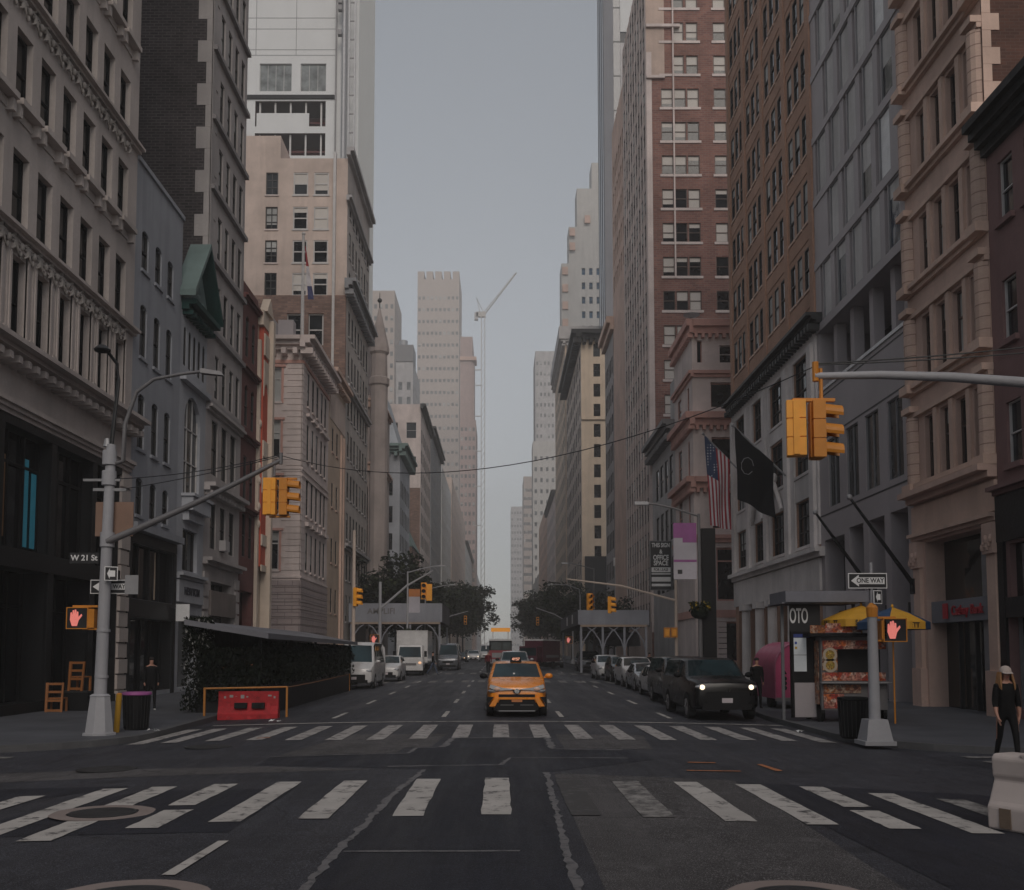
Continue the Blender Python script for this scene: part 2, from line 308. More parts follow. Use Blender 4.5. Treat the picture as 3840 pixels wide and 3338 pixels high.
decal('side_crosswalk_stripes',[[(9.3,18.2+.9*k),(12.5,18.2+.9*k),(12.5,18.55+.9*k),(9.3,18.55+.9*k)] for k in range(-3,3)]+[[(-12.8,17.2+.9*k),(-9.8,17.2+.9*k),(-9.8,17.55+.9*k),(-12.8,17.55+.9*k)] for k in range(-2,4)],m_paint2,.012)
decal('utility_marks',[stripe(3.6,18.0,18.12,.5),stripe(3.55,16.75,16.85,.9),[(4.55,17.9),(4.65,17.95),(4.75,16.95),(4.62,16.9)],stripe(-5.6,23.6,23.75,.3)],worn('utility_paint',(.45,.17,.07),(.06,.05,.05),.5,.65),.013)
def manhole(x,y,r,label):
    t=thing('manhole_cover',label,'manhole cover',(x,y,rz(x,y)+.008),0,'manhole covers in the road')
    a=MB(); n=40
    for k in range(n):
        q=[(rr*math.cos(2*math.pi*kk/n)*(1+.02*math.sin(5*kk)),rr*math.sin(2*math.pi*kk/n),.008) for rr,kk in((r*.68,k),(r,k),(r,k+1),(r*.68,k+1))]; a.poly(q)
    a.build('concrete_collar',[stone('manhole_concrete',(.26,.215,.20),streak=0)],t)
    b=MB(); b.lathe([(r*.66,.0),(r*.66,.012),(r*.6,.014),(r*.58,.008),(.02,.008)],36); b.build('iron_lid',[m_iron],t)
manhole(-4.95,12.55,.62,'round manhole with broad concrete collar in the near crosswalk'); manhole(-3.0,8.1,.66,'large round manhole with pale collar at the bottom of the road'); manhole(2.4,8.1,.6,'round manhole with pale collar low beside the dark trench patch')
for x,y,l in ((-6.9,17.6,'dark iron manhole lid left in the junction near the kerb'),(-6.3,21.6,'dark iron manhole lid just before the far crosswalk')):
    b=MB(); b.lathe([(.5,0),(.5,.01),(.44,.012),(.42,.006),(.02,.006)],30); tag(b.build('manhole_cover',[m_iron],None,(x,y,rz(x,y)+.01)),l,'manhole cover','iron manhole lids')
# sidewalks: kerb line follows rounded corners
def block(side,y0,y1,c0,r=4.5,bulb=None):
    ys=[y0+.02]+[y0+r*(1-math.cos(math.pi/2*k/8)) for k in range(1,9)]; n=max(2,int((y1-y0-2*r)/6))
    ys+=[y0+r+(y1-y0-2*r)*k/n for k in range(1,n+1)]; ys+=[y1-r*(1-math.cos(math.pi/2*k/8)) for k in range(7,-1,-1)]
    ys=sorted(set(round(v,3) for v in ys)); 
    def cx(y):
        t=min(y-y0,y1-y); c=c0
        if bulb and y<bulb[0]: c=bulb[1]
        elif bulb and y<bulb[0]+3: c=bulb[1]+(c0-bulb[1])*(y-bulb[0])/3
        if t<r: c=c+r-math.sqrt(max(0,r*r-(r-t)**2))
        return c
    k=MB(); s=MB()
    for a,b in zip(ys,ys[1:]):
        A,B=cx(a),cx(b); za,zb=sw(a),sw(b); f=(lambda x:x) if side=='R' else (lambda x:-x)
        k.poly([(f(A),a,za-.4),(f(B),b,zb-.4),(f(B),b,zb+.003),(f(A),a,za+.003)]); k.poly([(f(A),a,za+.003),(f(B),b,zb+.003),(f(B+.2),b,zb+.003),(f(A+.2),a,za+.003)])
        if A<60: s.poly([(f(A+.19),a,za),(f(B+.19),b,zb),(f(60),b,zb+.1),(f(60),a,za+.1)])
    tag(k.build('kerb',[m_kerb]),kind='structure'); tag(s.build('sidewalk',[m_conc]),kind='structure')
block('R',20.3,62.,8.8,4.2,(30.5,8.05)); block('L',20.8,61.,8.9,3.6,(28.5,8.5)); block('R',78.5,150,8.8); block('L',76,150,8.9); block('R',168,240,8.8); block('L',168,240,8.9); block('R',255,620,8.8); block('L',255,620,8.9)
block('R',-15,13.6,8.6,3.5); block('L',-15,10.,9.3,3.)
# ---------------- windows ----------------
WC={}
def win_parts(w,h,st):
    key=(round(w,3),round(h,3),st['k'])
    if key in WC: return WC[key]
    d=st.get('d',.25); fr=st.get('fw',.06); P={}
    p=MB(); p.poly([(0,d,0),(w,d,0),(w,d,h),(0,d,h)]); P['window']=(p,[st['glass']])
    f=MB(); y0,y1=d-.07,d-.004
    if st.get('frame'):
        f.box(0,y0,0,fr,y1,h); f.box(w-fr,y0,0,w,y1,h); f.box(fr,y0,0,w-fr,y1,fr); f.box(fr,y0,h-fr,w-fr,y1,h)
        nx,ny=st.get('n',(1,2))
        for i in range(1,nx): x=w*i/nx; f.box(x-fr*.45,y0+.008,fr,x+fr*.45,y1,h-fr)
        zs=[h*j/ny for j in range(1,ny)] if not st.get('tr') else [h*st['tr']]
        for z in zs:
            xx=[fr]+[w*i/nx for i in range(1,nx)]+[w-fr]
            for i in range(len(xx)-1):
                a=xx[i]+(fr*.45 if i else 0); b=xx[i+1]-(fr*.45 if i<len(xx)-2 else 0); f.box(a,y0+.004,z-fr*.45,b,y1,z+fr*.45)
        P['frame']=(f,[st['frame']])
    if st.get('sill'):
        s=MB(); so_,sh=st.get('so',.1),st.get('sh',.13); s.box(-.09,-so_,-sh,w+.09,.06,.012); P['sill']=(s,[st['sill']])
    if st.get('blind'):
        for i,frac in enumerate((.25,.5,.78,1.)):
            b=MB(); b.poly([(fr,d-.002,h*(1-frac)+.02),(w-fr,d-.002,h*(1-frac)+.02),(w-fr,d-.002,h-fr),(fr,d-.002,h-fr)]); P['blind%d'%i]=(b,[st['blind']])
    for k in list(P): P[k]=(P[k][0],P[k][1],P[k][0].mesh(k.rstrip('0123'),P[k][1]))
    WC[key]=P; return P
def style(k,glass=None,**kw): kw.update(k=k,glass=glass or m_glass); return kw
DHR=style('dark_hung',frame=m_frame,d=.42,n=(1,2))
class Bld:
    allb=[]
    def __init__(s,name,label,side,y0,y1,H,depth,mat,xs=15.2,south=None,group=None,simple=False,cat='building',extra=(),back=True):
        s.sd=side;s.y0=y0;s.y1=y1;s.H=H;s.dp=depth;s.xs=xs;s.mats=[mat,south or mat]+list(extra);s.simple=simple
        sg=1 if side=='R' else -1; s.sg=sg; s.root=thing(name,label,cat,(sg*xs,y0,0),0,group); s.back=back
        L=Vector((sg*xs,y0,0)); s.F={}
        if side=='L':
            s.F['st']=(Matrix.Translation((0,0,0))@Matrix.Rotation(R(90),4,'Z'),y1-y0); s.F['so']=(Matrix.Translation((-depth,0,0)),depth)
        else:
            s.F['st']=(Matrix.Translation((0,y1-y0,0))@Matrix.Rotation(R(-90),4,'Z'),y1-y0); s.F['so']=(Matrix.Identity(4),depth)
        s.op={'st':[],'so':[]}; s.wins=[]; s.parts={}; s.solos=[]
    def u(s,f,c):
        if f=='st': return c-s.y0 if s.sd=='L' else s.y1-c
        return c+s.xs+s.dp if s.sd=='L' else c-s.xs
    def part(s,name,*mats):
        if name not in s.parts: s.parts[name]=(MB(),list(mats))
        return s.parts[name][0]
    def win(s,f,c,z0,w,h,st,blind=0.,open_=True):
        u=s.u(f,c)-w/2
        if open_: s.op[f].append((u,z0,u+w,z0+h,st.get('d',.25),st.get('arch')))
        b=None
        if st.get('bf') is not None and rnd.random()<blind: b=st['bf']
        elif st.get('blind') and rnd.random()<blind: b=rnd.choice((0,1,1,2,2,3,3))
        s.wins.append((f,u,z0,w,h,st,b))
    def grid(s,f,cs,zs,w,h,st,blind=0.,skip=0.):
        for z in zs:
            for c in cs: s.win(f,c,z,w,h,st,blind)
    def hole(s,f,a,b,z0,z1,d,mi=None): 
        ua,ub=sorted((s.u(f,a),s.u(f,b))); s.op[f].append((ua,z0,ub,z1,d,('m',mi) if mi else None)); return ua,ub
    PAT={'quoin','base_block','slab_shadow_joint','panel_joint','floor_band','spandrel','mullion','window_surround','front_pier','window_hood','pilaster_cap','pilaster_foot','mullion_pier'}-{'window_hood','pilaster_cap','pilaster_foot','mullion_pier'}
    def solo(s,name,mat):
        mb=MB(); s.solos.append((name,mb,[mat])); return mb
    def trim(s,part,f,a,b,z0,z1,out,inn=.04,mat=None,mi=0):
        mb=s.part(part,mat or s.mats[0]) if part in s.PAT else s.solo(part,mat or s.mats[0]); M,W=s.F[f]; ua,ub=sorted((s.u(f,a),s.u(f,b))); mb.M=M; mb.box(ua,-out,z0,ub,inn,z1,mi); mb.M=None
    def cornice(s,part,f,z,h,out,mat,a=None,b=None,dent=None,steps=2):
        # stepped profile plus brackets; the street run carries the corner
        M,W=s.F[f]; u0,u1=(0,W) if a is None else sorted((s.u(f,a),s.u(f,b))); mb=s.solo(part,mat); mb.M=M
        if a is None and f=='st':
            if s.sd=='L': u0=-out
            else: u1=W+out
        for k in range(steps):
            o=out*(k+1)/steps; mb.box(u0,-o,z+h*k/steps,u1,.04,z+h*(k+1)/steps)
        if dent:
            dw,gap,dh,do=dent; n=int((u1-u0)/(dw+gap))
            for k in range(n): x=u0+(k+.5)*(u1-u0)/n; mb.box(x-dw/2,-do,z-dh,x+dw/2,.03,z-.004)
        mb.M=None
    def panel(s,mb,f,mi,z0=-.6):
        M,W=s.F[f]; mb.M=M; H=s.H; ops=s.op[f]
        zs=sorted(set([z0,H]+[round(o[1],4) for o in ops]+[round(o[3],4) for o in ops]))
        for a,b in zip(zs,zs[1:]):
            act=[o for o in ops if o[1]<=a+1e-3 and o[3]>=b-1e-3]; act.sort(); x=0.
            for o in act:
                if o[0]>x+1e-4: mb.poly([(x,0,a),(o[0],0,a),(o[0],0,b),(x,0,b)],mi)
                x=max(x,o[2])
            if x<W-1e-4: mb.poly([(x,0,a),(W,0,a),(W,0,b),(x,0,b)],mi)
        mi0=mi
        for a,z,b,t,d,ar in ops:
            mi=mi0
            if isinstance(ar,tuple): mi=ar[1]; ar=None
            mb.poly([(a,0,z),(a,d,z),(a,d,t),(a,0,t)],mi); mb.poly([(b,0,z),(b,0,t),(b,d,t),(b,d,z)],mi); mb.poly([(a,0,z),(b,0,z),(b,d,z),(a,d,z)],mi); mb.poly([(a,0,t),(a,d,t),(b,d,t),(b,0,t)],mi)
            if ar:
                rr=(b-a)/2; rise=min(rr,ar); n=6; pts=[(a+rr-rr*math.cos(math.pi*k/n),t-rise+rise*math.sin(math.pi*k/n)) for k in range(n+1)]
                for k in range(n):
                    (xa,za),(xb,zb)=pts[k],pts[k+1]; mb.poly([(xa,.003,za),(xb,.003,zb),(xb,.003,t),(xa,.003,t)],mi); mb.poly([(xa,.003,za),(xa,d,za),(xb,d,zb),(xb,.003,zb)],mi)
        mb.M=None
    def finish(s,roof=True):
        mb=MB(); s.panel(mb,'st',0); s.panel(mb,'so',1)
        x1=s.sg*s.dp; D=s.y1-s.y0
        mb.poly([(0,D,-.6),(x1,D,-.6),(x1,D,s.H),(0,D,s.H)],1); mb.poly([(x1,0,-.6),(x1,D,-.6),(x1,D,s.H),(x1,0,s.H)],1)
        if roof: mb.poly([(0,0,s.H),(x1,0,s.H),(x1,D,s.H),(0,D,s.H)],1)
        w=mb.build('wall',s.mats,s.root)
        for n,(pm,mats) in s.parts.items(): pm.build(n,mats,s.root)
        for n,pm,mats in s.solos: pm.build(n,mats,s.root)
        L=Vector(s.root.location); items=[]
        for f,u,z,wd,h,st,b in s.wins:
            M=s.F[f][0]@Matrix.Translation((u,0,z)); c=L+(M@Vector((wd/2,0,h/2))); d=c-Vector((0,0,CAMH))
            px=d.x/max(d.y,.1); pz=d.z/max(d.y,.1); vis=-.62<px<.62 and -.3<pz<.78
            items.append(((wd*h/d.length_squared*(abs(d.x)/d.length if f=='st' else 1))*(1 if vis else 1e-6),M,wd,h,st,b))
        items.sort(key=lambda t:-t[0]); rest=MB(); rm=[]
        def rmat(m):
            if m not in rm: rm.append(m)
            return rm.index(m)
        for k,(_,M,wd,h,st,b) in enumerate(items):
            P=win_parts(wd,h,st)
            if k<99 and not s.simple:
                o=link('window',P['window'][2],s.root); o.matrix_basis=M
                for q in ('frame','sill'):
                    if q in P: link(q,P[q][2],o)
                if b is not None: link('blind',P['blind%d'%b][2],o)
            elif k<99:
                o=link('window',s.simp(wd,h,st,b),s.root); o.matrix_basis=M
            else:
                for q in ['window','frame','sill']+(['blind%d'%b] if b is not None else []):
                    if q in P: rest.add(P[q][0],M,[rmat(m) for m in P[q][1]])
        if rest.v: tag(rest.build('window',rm,s.root),kind='stuff')
        return s
    _sc={}
    def simp(s,wd,h,st,b):
        key=(round(wd,3),round(h,3),st['k'],b)
        if key not in Bld._sc:
            P=win_parts(wd,h,st); m=MB(); ms=[]
            for q in ['window','frame','sill']+(['blind%d'%b] if b is not None else []):
                if q in P: ms.append(P[q][1][0]); m.add(P[q][0],Matrix.Identity(4),[len(ms)-1])
            Bld._sc[key]=m.mesh('window',ms)
        return Bld._sc[key]
def fr(a,b,n): return [a+(b-a)*(k+.5)/n for k in range(n)]
# ================= buildings =================
def lumps(mb,M,scale=1.,seed=1):   # carved scroll work: two scrolls, a mask and a drop
    r=random.Random(seed); mb.M=M
    for sx in (-1,1):
        pts=[(sx*(.26+.13*(1-t/14)*math.cos(t*.75))*scale,-.1,(-.25+.13*(1-t/14)*math.sin(t*.75))*scale) for t in range(13)]; mb.tube(pts,.045*scale,6)
        mb.tube([(sx*.42*scale,-.08,-.1*scale),(sx*.36*scale,-.12,-.5*scale),(sx*.2*scale,-.1,-.62*scale)],[.05*scale,.06*scale,.03*scale],6)
    mb.ball((0,-.1,-.3*scale),.12*scale,.09,.15*scale,8,5); mb.ball((0,-.07,-.55*scale),.07*scale,.06,.12*scale,7,5); mb.box(-.5*scale,-.16,-.1*scale,-.38*scale,.02,.0); mb.box(.38*scale,-.16,-.1*scale,.5*scale,.02,.0)
    mb.M=None
# --- left 1: cream corner building
b=Bld('corner_building','cream stone corner building with deep plain windows, carved swag bands and black two storey shopfront','L',26.0,40.3,50,24,m_cream,extra=(m_dark,))
cs=[28.9+1.655*k for k in range(-1,7)]
st=style('l1',m_glassb,frame=m_black,d=.28,n=(1,2),fw=.045,sill=m_cream,so=.07,sh=.1)
for z in (15.32,19.25,23.0,26.95,30.8,34.7,38.6,42.5,46.3): b.grid('st',cs,[z],1.06,2.4 if z<20 else 2.3,st)
st2=style('l1d',m_glassb,frame=m_black,fw=.045,d=.30,n=(1,2))
b.grid('st',cs,[11.62],1.02,2.75,st2,.1)
for c in cs:
    for k,(o,e) in enumerate(((.05,.2),(.09,.11))): # stepped surrounds of the framed storey
        for sx in(-1,1): b.trim('window_surround','st',c+sx*.515,c+sx*(.515+e),11.45,14.42+e,o,mat=m_cream)
        b.trim('window_surround','st',c-.515-e,c+.515+e,14.42+e-.001,14.5+e,o+.012,mat=m_cream)
    b.trim('pier_base','st',c-.83-.12,c-.83+.12,11.42,11.95,.12,mat=m_cream)
OM=[]
for q in range(2): om=MB(); lumps(om,Matrix.Identity(4),.92,q); OM.append(om.mesh('carved_ornament',[stone('carved_stone',(.40,.36,.33),streak=.5)],smooth=50))
for z in (14.98,22.72,30.5):
    b.cornice('cornice','st',z,.22,.34,m_cream,26.0,40.3)
    for i,c in enumerate(cs+[c-.83 for c in cs]): link('carved_ornament',OM[i%2],b.root).matrix_basis=b.F['st'][0]@Matrix.Translation((b.u('st',c),0,z))
for z in (18.98,26.7,34.5):
    for c in cs:
        b.trim('balcony_sill','st',c-.72,c+.72,z,z+.2,.36,mat=m_cream); b.trim('balcony_sill','st',c-.6,c+.6,z-.32,z-.003,.05,mat=m_cream)
        for sx in(-1,1): b.trim('sill_bracket','st',c+sx*.62-.09,c+sx*.62+.09,z-.4,z-.004,.26,mat=m_cream)
b.cornice('cornice','st',10.95,.45,.85,m_cream,26.0,40.3,dent=(.22,.33,.22,.62),steps=3); b.trim('frieze','st',26.,40.3,9.75,10.7,.05,mat=m_cream)
b.cornice('cornice','st',9.3,.42,.3,m_cream,26.0,40.3,steps=3)
# black shopfront, set back between piers
for a,c in ((26.4,29.6),(30.0,33.2),(33.6,36.6),(37.,39.3)):
    b.hole('st',a,c,.35,4.6,.9,2); b.hole('st',a,c,5.2,9.0,.5,2)
    fm=b.part('shop_frame',m_black); sg_=b.part('shop_window',m_glassb); fm.M=sg_.M=b.F['st'][0]
    for z0,z1,d in ((.35,4.6,.88),(5.2,9.,.48)):
        ua,uc=b.u('st',a),b.u('st',c); sg_.poly([(ua,d,z0),(uc,d,z0),(uc,d,z1),(ua,d,z1)])
        for k in range(4): x=ua+(uc-ua)*k/3; fm.box(x-.05,d-.12,z0,x+.05,d-.01,z1)
        fm.box(ua,d-.1,z0+(z1-z0)*.72,uc,d-.012,z0+(z1-z0)*.72+.1)
    fm.M=sg_.M=None
for a,c in ((26.,26.4),(29.6,30.),(33.2,33.6),(36.6,37.)): b.trim('black_cladding','st',a,c,-.3,9.26,.06,mat=m_dark)
for z0,z1,o in ((4.6,5.2,.11),(9.0,9.27,.08),(-.3,.35,.05)): b.trim('black_cladding','st',26.,39.32,z0,z1,o,mat=m_dark)
for k in range(15): b.trim('pier_block','st',39.36,40.28,k*.62-.1,k*.62+.46,.09 if k%2 else .13,mat=m_cream)
for y0,y1,z0,z1 in ((32.2,32.55,5.4,8.3),(32.75,33.1,5.4,7.9)): b.trim('window_poster','st',y0,y1,z0,z1,-.40,.41,mat=plain('teal_poster',(.025,.12,.16),.6,emit=(.03,.2,.28),es=.12))
for y0,y1,z0,z1 in ((30.2,30.5,5.6,8.4),(30.8,31.,5.6,8.2),(28.,28.5,5.4,8.6)): b.trim('lit_panel','st',y0,y1,z0,z1,-.40,.41,mat=plain('amber_panel',(.22,.11,.045),.6))  # warm reflections in the shop glass, put in as amber colour
b.finish()
# --- left 2: grey painted
b=Bld('grey_building','narrow grey painted building with three columns of arched windows, right of the cream building','L',40.302,46.3,22.7,22,m_grey,extra=(m_dark,))
st=style('l2',frame=m_frame,d=.14,n=(1,2),sill=m_grey,so=.09,sh=.12,arch=.25)
for z,h in ((18.15,1.75),(14.4,2.3),(10.5,2.35),(7.7,1.6)): b.grid('st',[41.45,43.1,44.7],[z],.82,h,st)
b.trim('roof_coping','st',40.302,46.3,22.55,22.75,.1,mat=m_grey); b.trim('shop_cornice','st',40.302,46.3,7.0,7.3,.4,mat=m_grey)
b.hole('st',40.7,45.9,4.2,6.5,.3,2); b.hole('st',40.7,45.9,.3,3.4,.6,2)
for z0,z1,d in((4.2,6.5,.28),(.3,3.4,.58)):
    g=b.part('shop_window',m_glassb); g.M=b.F['st'][0]; ua,ub=b.u('st',40.7),b.u('st',45.9); g.poly([(ua,d,z0),(ub,d,z0),(ub,d,z1),(ua,d,z1)]); g.M=None
    for k in range(5): y=40.7+5.2*k/4; b.trim('shop_frame','st',y-.05,y+.05,z0,z1,-d+.12,d-.01,mat=m_black)
b.trim('black_cladding','st',40.302,46.3,3.42,4.18,.07,mat=m_dark); b.trim('black_cladding','st',40.302,46.3,6.52,6.98,.07,mat=m_dark)
for y in (40.5,46.1): b.trim('black_cladding','st',y-.19,y+.19,-.3,6.5,.066,mat=m_dark)
b.trim('lit_curtain','st',42.,42.18,4.3,6.3,-.2,.22,mat=m_gold); b.trim('lit_curtain','st',44.1,44.22,4.3,6.4,-.2,.22,mat=m_gold)  # narrow curtain strips in the gold stone colour
b.finish()
# --- left 3: gabled white-grey building
b=Bld('gabled_building','narrow pale grey building with green copper gable above tall arched bay','L',46.303,50.5,18.6,20,stone('pale_grey_stone',(.40,.41,.44)))
st=style('l3',frame=m_frame,d=.1,n=(1,1),arch=.3); b.grid('st',[46.95,47.7,48.45,49.2,49.95],[15.7],.42,1.9,st)
st=style('l3b',frame=m_framew,d=.2,n=(3,3),arch=1.2); b.win('st',48.4,9.6,2.5,4.9,st)
b.cornice('cornice','st',18.3,.5,.7,m_green,46.35,50.45,dent=(.2,.3,.2,.5)); b.trim('ledge','st',46.35,50.45,14.9,15.15,.3)
b.trim('balcony','st',47.,49.9,8.75,9.4,.55); b.trim('balcony','st',46.9,50.,9.41,9.55,.65); b.trim('balcony','st',47.2,49.7,8.3,8.74,.3)
b.hole('st',46.9,49.9,.3,3.8,.5); g=b.part('shop_window',m_glassb); g.M=b.F['st'][0]; g.poly([(.6,.48,.3),(3.6,.48,.3),(3.6,.48,3.8),(.6,.48,3.8)]); g.M=None
b.win('st',48.4,5.9,2.3,2.,style('l3c',frame=m_frame,d=.25,n=(2,1)),0)
b.trim('shop_fascia','st',46.5,50.3,4.35,5.4,.14,mat=stone('fascia_grey',(.42,.43,.46))); b.cornice('shop_cornice','st',5.45,.3,.35,stone('fascia_grey',(.4,.4,.4)),46.4,50.4)
pg=b.part('copper_gable',m_green,m_green2); pg.M=b.F['st'][0]; W=4.2
for (a,za),(c,zc) in (((-.25,18.85),(2.1,22.0)),((2.1,22.0),(4.45,18.85))):
    pg.hexa([(a,-.75,za),(c,-.75,zc),(c,.3,zc),(a,.3,za),(a,-.75,za+.3),(c,-.75,zc+.3),(c,.3,zc+.3),(a,.3,za+.3)],0 if a>1 else 1)
pg.M=None
pf=b.part('gable_panel',m_green2,m_pale); pf.M=b.F['st'][0]; pf.prism([(0,18.8),(4.2,18.8),(2.1,21.95)],-.1,.2)
for k in range(14):
    x=1.0+rnd.random()*2.2; z=19.0+rnd.random()*(1.0-abs(x-2.1)*.6); pf.ball((x,-.12,z+.2),.16,.1,.2,7,5)
pf.M=None
t_=b; b.finish()
text('shop_lettering','NEWTON',.52,(0.16,2.1,4.88),(R(90),0,R(90)),plain('navy_letters',(.02,.022,.035),.5),b.root,.02)
# --- left 4: tall grey stone building with dark brick flank
b=Bld('stone_tower','tall grey stone building with dark brick side wall and light quoins at its corner','L',50.503,57.4,64,24,stone('grey_limestone',(.42,.385,.375)),south=m_dbrick)
cs=[52.35,53.75,55.15,56.5]; st=style('l4',frame=m_frame,d=.16,n=(1,2),blind=m_curtain)
for z in [15.45+3.79*k for k in range(12)]: b.grid('st',cs,[z],.78,2.3,st,.5); b.trim('ledge','st',50.5,57.4,z-.62,z-.38,.22,mat=stone('ledge_shade',(.3,.28,.28)))  # ledges in a darker grey than the wall
for k in range(38): # quoins turn the corner
    z=18.9+k*1.18; o=.34 if k%2 else .8
    b.trim('quoin','so',-15.2,-15.2-o,z,z+1.172,.035,mat=stone('quoin_stone',(.40,.37,.36))); 
    b.trim('quoin','st',50.503-.035,50.503+(.95 if k%2 else .55),z,z+1.172,.035,mat=stone('quoin_stone',(.4,.4,.4)))
b.grid('st',[52.2,54.,55.8],[11.3],1.15,2.9,style('l4b',frame=m_frame,d=.15,n=(1,2))); b.grid('st',[52.2,54.,55.8],[7.4],1.1,2.4,style('l4c',frame=m_frame,d=.15,n=(1,2)))
b.cornice('cornice','st',10.3,.4,.6,stone('grey_limestone',(.4,.4,.4)),50.503,57.4,dent=(.25,.35,.2,.4)); b.cornice('cornice','st',6.5,.35,.5,stone('grey_limestone',(.4,.4,.4)),50.503,57.4); b.cornice('cornice','st',14.5,.3,.35,stone('grey_limestone',(.4,.4,.4)),50.503,57.4)
b.win('st',54.,.3,4.,5.4,style('l4d',m_glassb,frame=m_frame,d=.6,n=(3,3)))
for k in range(9):
    for y in (50.95,56.95): b.trim('pier_block','st',y-.4,y+.4,.1+k*.68,.1+k*.68+.56,.1)
b.trim('air_conditioner','st',53.4,54.2,7.45,8.0,.35,mat=m_pale)
b.trim('stone_panel','st',51.6,56.4,3.9,5.2,.16,mat=stone('worn_panel',(.2,.17,.16)))
b.finish()
# --- left 5: dark red brick building with cream and red corner bay
b=Bld('red_brick_building','narrow dark red brick building with cream and scarlet bay at its far end','L',57.403,61.0,23.9,18,m_dredb)
st=style('l5',frame=m_frame,d=.12,n=(1,2),arch=.4); b.grid('st',[58.5,60.],[19.6,15.4],.85,2.5,st); b.grid('st',[58.5,60.],[11.,7.6],.85,2.6,style('l5b',frame=m_frame,d=.12,n=(1,2)))
for z in (22.9,18.6,14.6,10.3): b.cornice('cornice','st',z,.3,.3,m_dredb,57.403,61.)
b.hole('st',57.8,60.6,.3,5.6,.6); g=b.part('shop_window',m_glassb); g.M=b.F['st'][0]; g.poly([(.4,.58,.3),(3.2,.58,.3),(3.2,.58,5.6),(.4,.58,5.6)]); g.M=None
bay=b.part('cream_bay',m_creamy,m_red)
# projecting round-headed bay: cream piers, red recesses
def bx(x0,y0,z0,x1,y1,z1,mi=0): bay.box(x0,y0-57.403,z0,x1,y1-57.403,z1,mi)
bx(.0,61.,3.,.2,61.3,21.5); bx(.0,62.6,3.,.62,63.1,23.2); bx(0,61.36,7.3,.3,62.59,22.4,1)
for z0,z1 in ((14.2,15.2),(20.6,22.),(8.6,9.3),(7.0,7.4)): bx(.302,61.352,z0,.40,62.598,z1)
for z in (18.,11.9): bay.prism([(61.36-57.403+.615-.6*math.cos(math.pi*k/8),z+.9*math.sin(math.pi*k/8)) for k in range(9)]+[(61.36-57.403+1.22,z+2.3),(61.36-57.403+.01,z+2.3)],.303,.36,'x')
for z in (13.5,12.6,11.,9.9,16.2): bay.ball((.18,61.15-57.403,z),.14,.2,.28,8,5)
bx(0.,61.,22.45,.34,62.59,23.4); bay.prism([(61.3-57.403,23.41),(63.1-57.403,23.41),(62.2-57.403,24.5)],.0,.5,'x')
bx(-.3,60.9,-.3,.5,63.1,2.8); bay.hexa([(.5,61.6-57.4,3.),(3.2,61.6-57.4,1.6),(3.2,62.-57.4,1.6),(.5,62.-57.4,3.),(.5,61.6-57.4,3.3),(3.2,61.6-57.4,1.9),(3.2,62.-57.4,1.9),(.5,62-57.4,3.3)])
bx(-10,61.,2.9,-.02,63.1,23.3)
b.finish()
# --- left 6: pink limestone palazzo on the corner
b=Bld('palazzo','pale pink limestone corner building with rusticated base and heavy bracketed cornice','L',75.,86.5,26.2,22,m_pink)
cy=[77.3,79.3,81.2,83.2,84.9]; st=style('l6',frame=m_frame,d=.1,n=(1,2),blind=m_curtain,sill=m_pink,so=.12)
for z,h in ((21.2,2.7),(16.9,2.9),(12.6,2.9),(8.3,3.0)):
    b.grid('st',cy,[z],.85,h,st,.4); b.grid('so',[-17.5,-20.9],[z-.1],1.35,h,style('l6s%d'%int(z),frame=m_framew,d=.22,n=(2,2),tr=.68,blind=m_curtain,fw=.11,sill=m_pink),.7)
    for x in(-17.5,-20.9): b.trim('window_surround','so',x-.86,x-.69,z-.2,z+h-.12,.07,mat=m_salmon); b.trim('window_surround','so',x+.69,x+.86,z-.2,z+h-.12,.07,mat=m_salmon); b.trim('window_surround','so',x-1.,x+1.,z+h-.1,z+h+.08,.16,mat=m_salmon)
for c in cy: b.trim('window_hood','st',c-.75,c+.75,20.35,20.6,.28); b.trim('window_hood','st',c-.75,c+.75,11.75,12.05,.3)
for z in (15.9,15.4,7.6): b.trim('ledge','st',75.,86.5,z,z+.16,.1); b.trim('ledge','so',-37.2,-15.2,z,z+.16,.1)
b.cornice('cornice','st',25.1,.9,1.1,m_pink,dent=(.35,.5,.45,.9),steps=3); b.cornice('cornice','so',25.1,.9,1.1,m_pink,dent=(.35,.5,.45,.9),steps=3)
b.trim('frieze','st',75.,86.5,24.1,24.35,.12,mat=m_salmon); b.trim('frieze','so',-37.2,-15.2,24.1,24.35,.12,mat=m_salmon)
for k in range(34): b.trim('quoin','so',-15.2,-15.2-(1.15 if k%2 else 1.5),8.2+k*.47,8.2+k*.47+.42,.05); b.trim('quoin','st',75.-.05,75+(1.4 if k%2 else 1.1),8.2+k*.47,8.2+k*.47+.42,.05)
for k in range(13):
    for q in range(6):
        b.trim('base_block','so',-15.2-3.6*q-(1.8 if k%2 else 0)*(q>0),-15.2-3.6*(q+1)+.06-(1.8 if k%2 else 0)*(q<5),.2+k*.56,.2+k*.56+.5,.09,mat=m_rust)
    if k in(4,5,6,7,8,9,10,11,12): b.trim('base_block','st',75.-.09,86.5,.2+k*.56,.2+k*.56+.5,.09,mat=m_rust)
b.grid('st',[77.5,80.,82.5,85.],[.4],1.3,1.9,style('l6g',m_glassb,frame=m_frame,d=.4,n=(1,1)))
b.trim('shop_front','so',-23.,-17.,-.2,2.7,.2,mat=m_dark)
b.part('penthouse',m_mod).box(-9,2,26.2,-3.2,8,29.); b.part('penthouse',m_mod).box(-2.4,2,26.2,-1.2,3,28.2)
b.finish()
pw=b
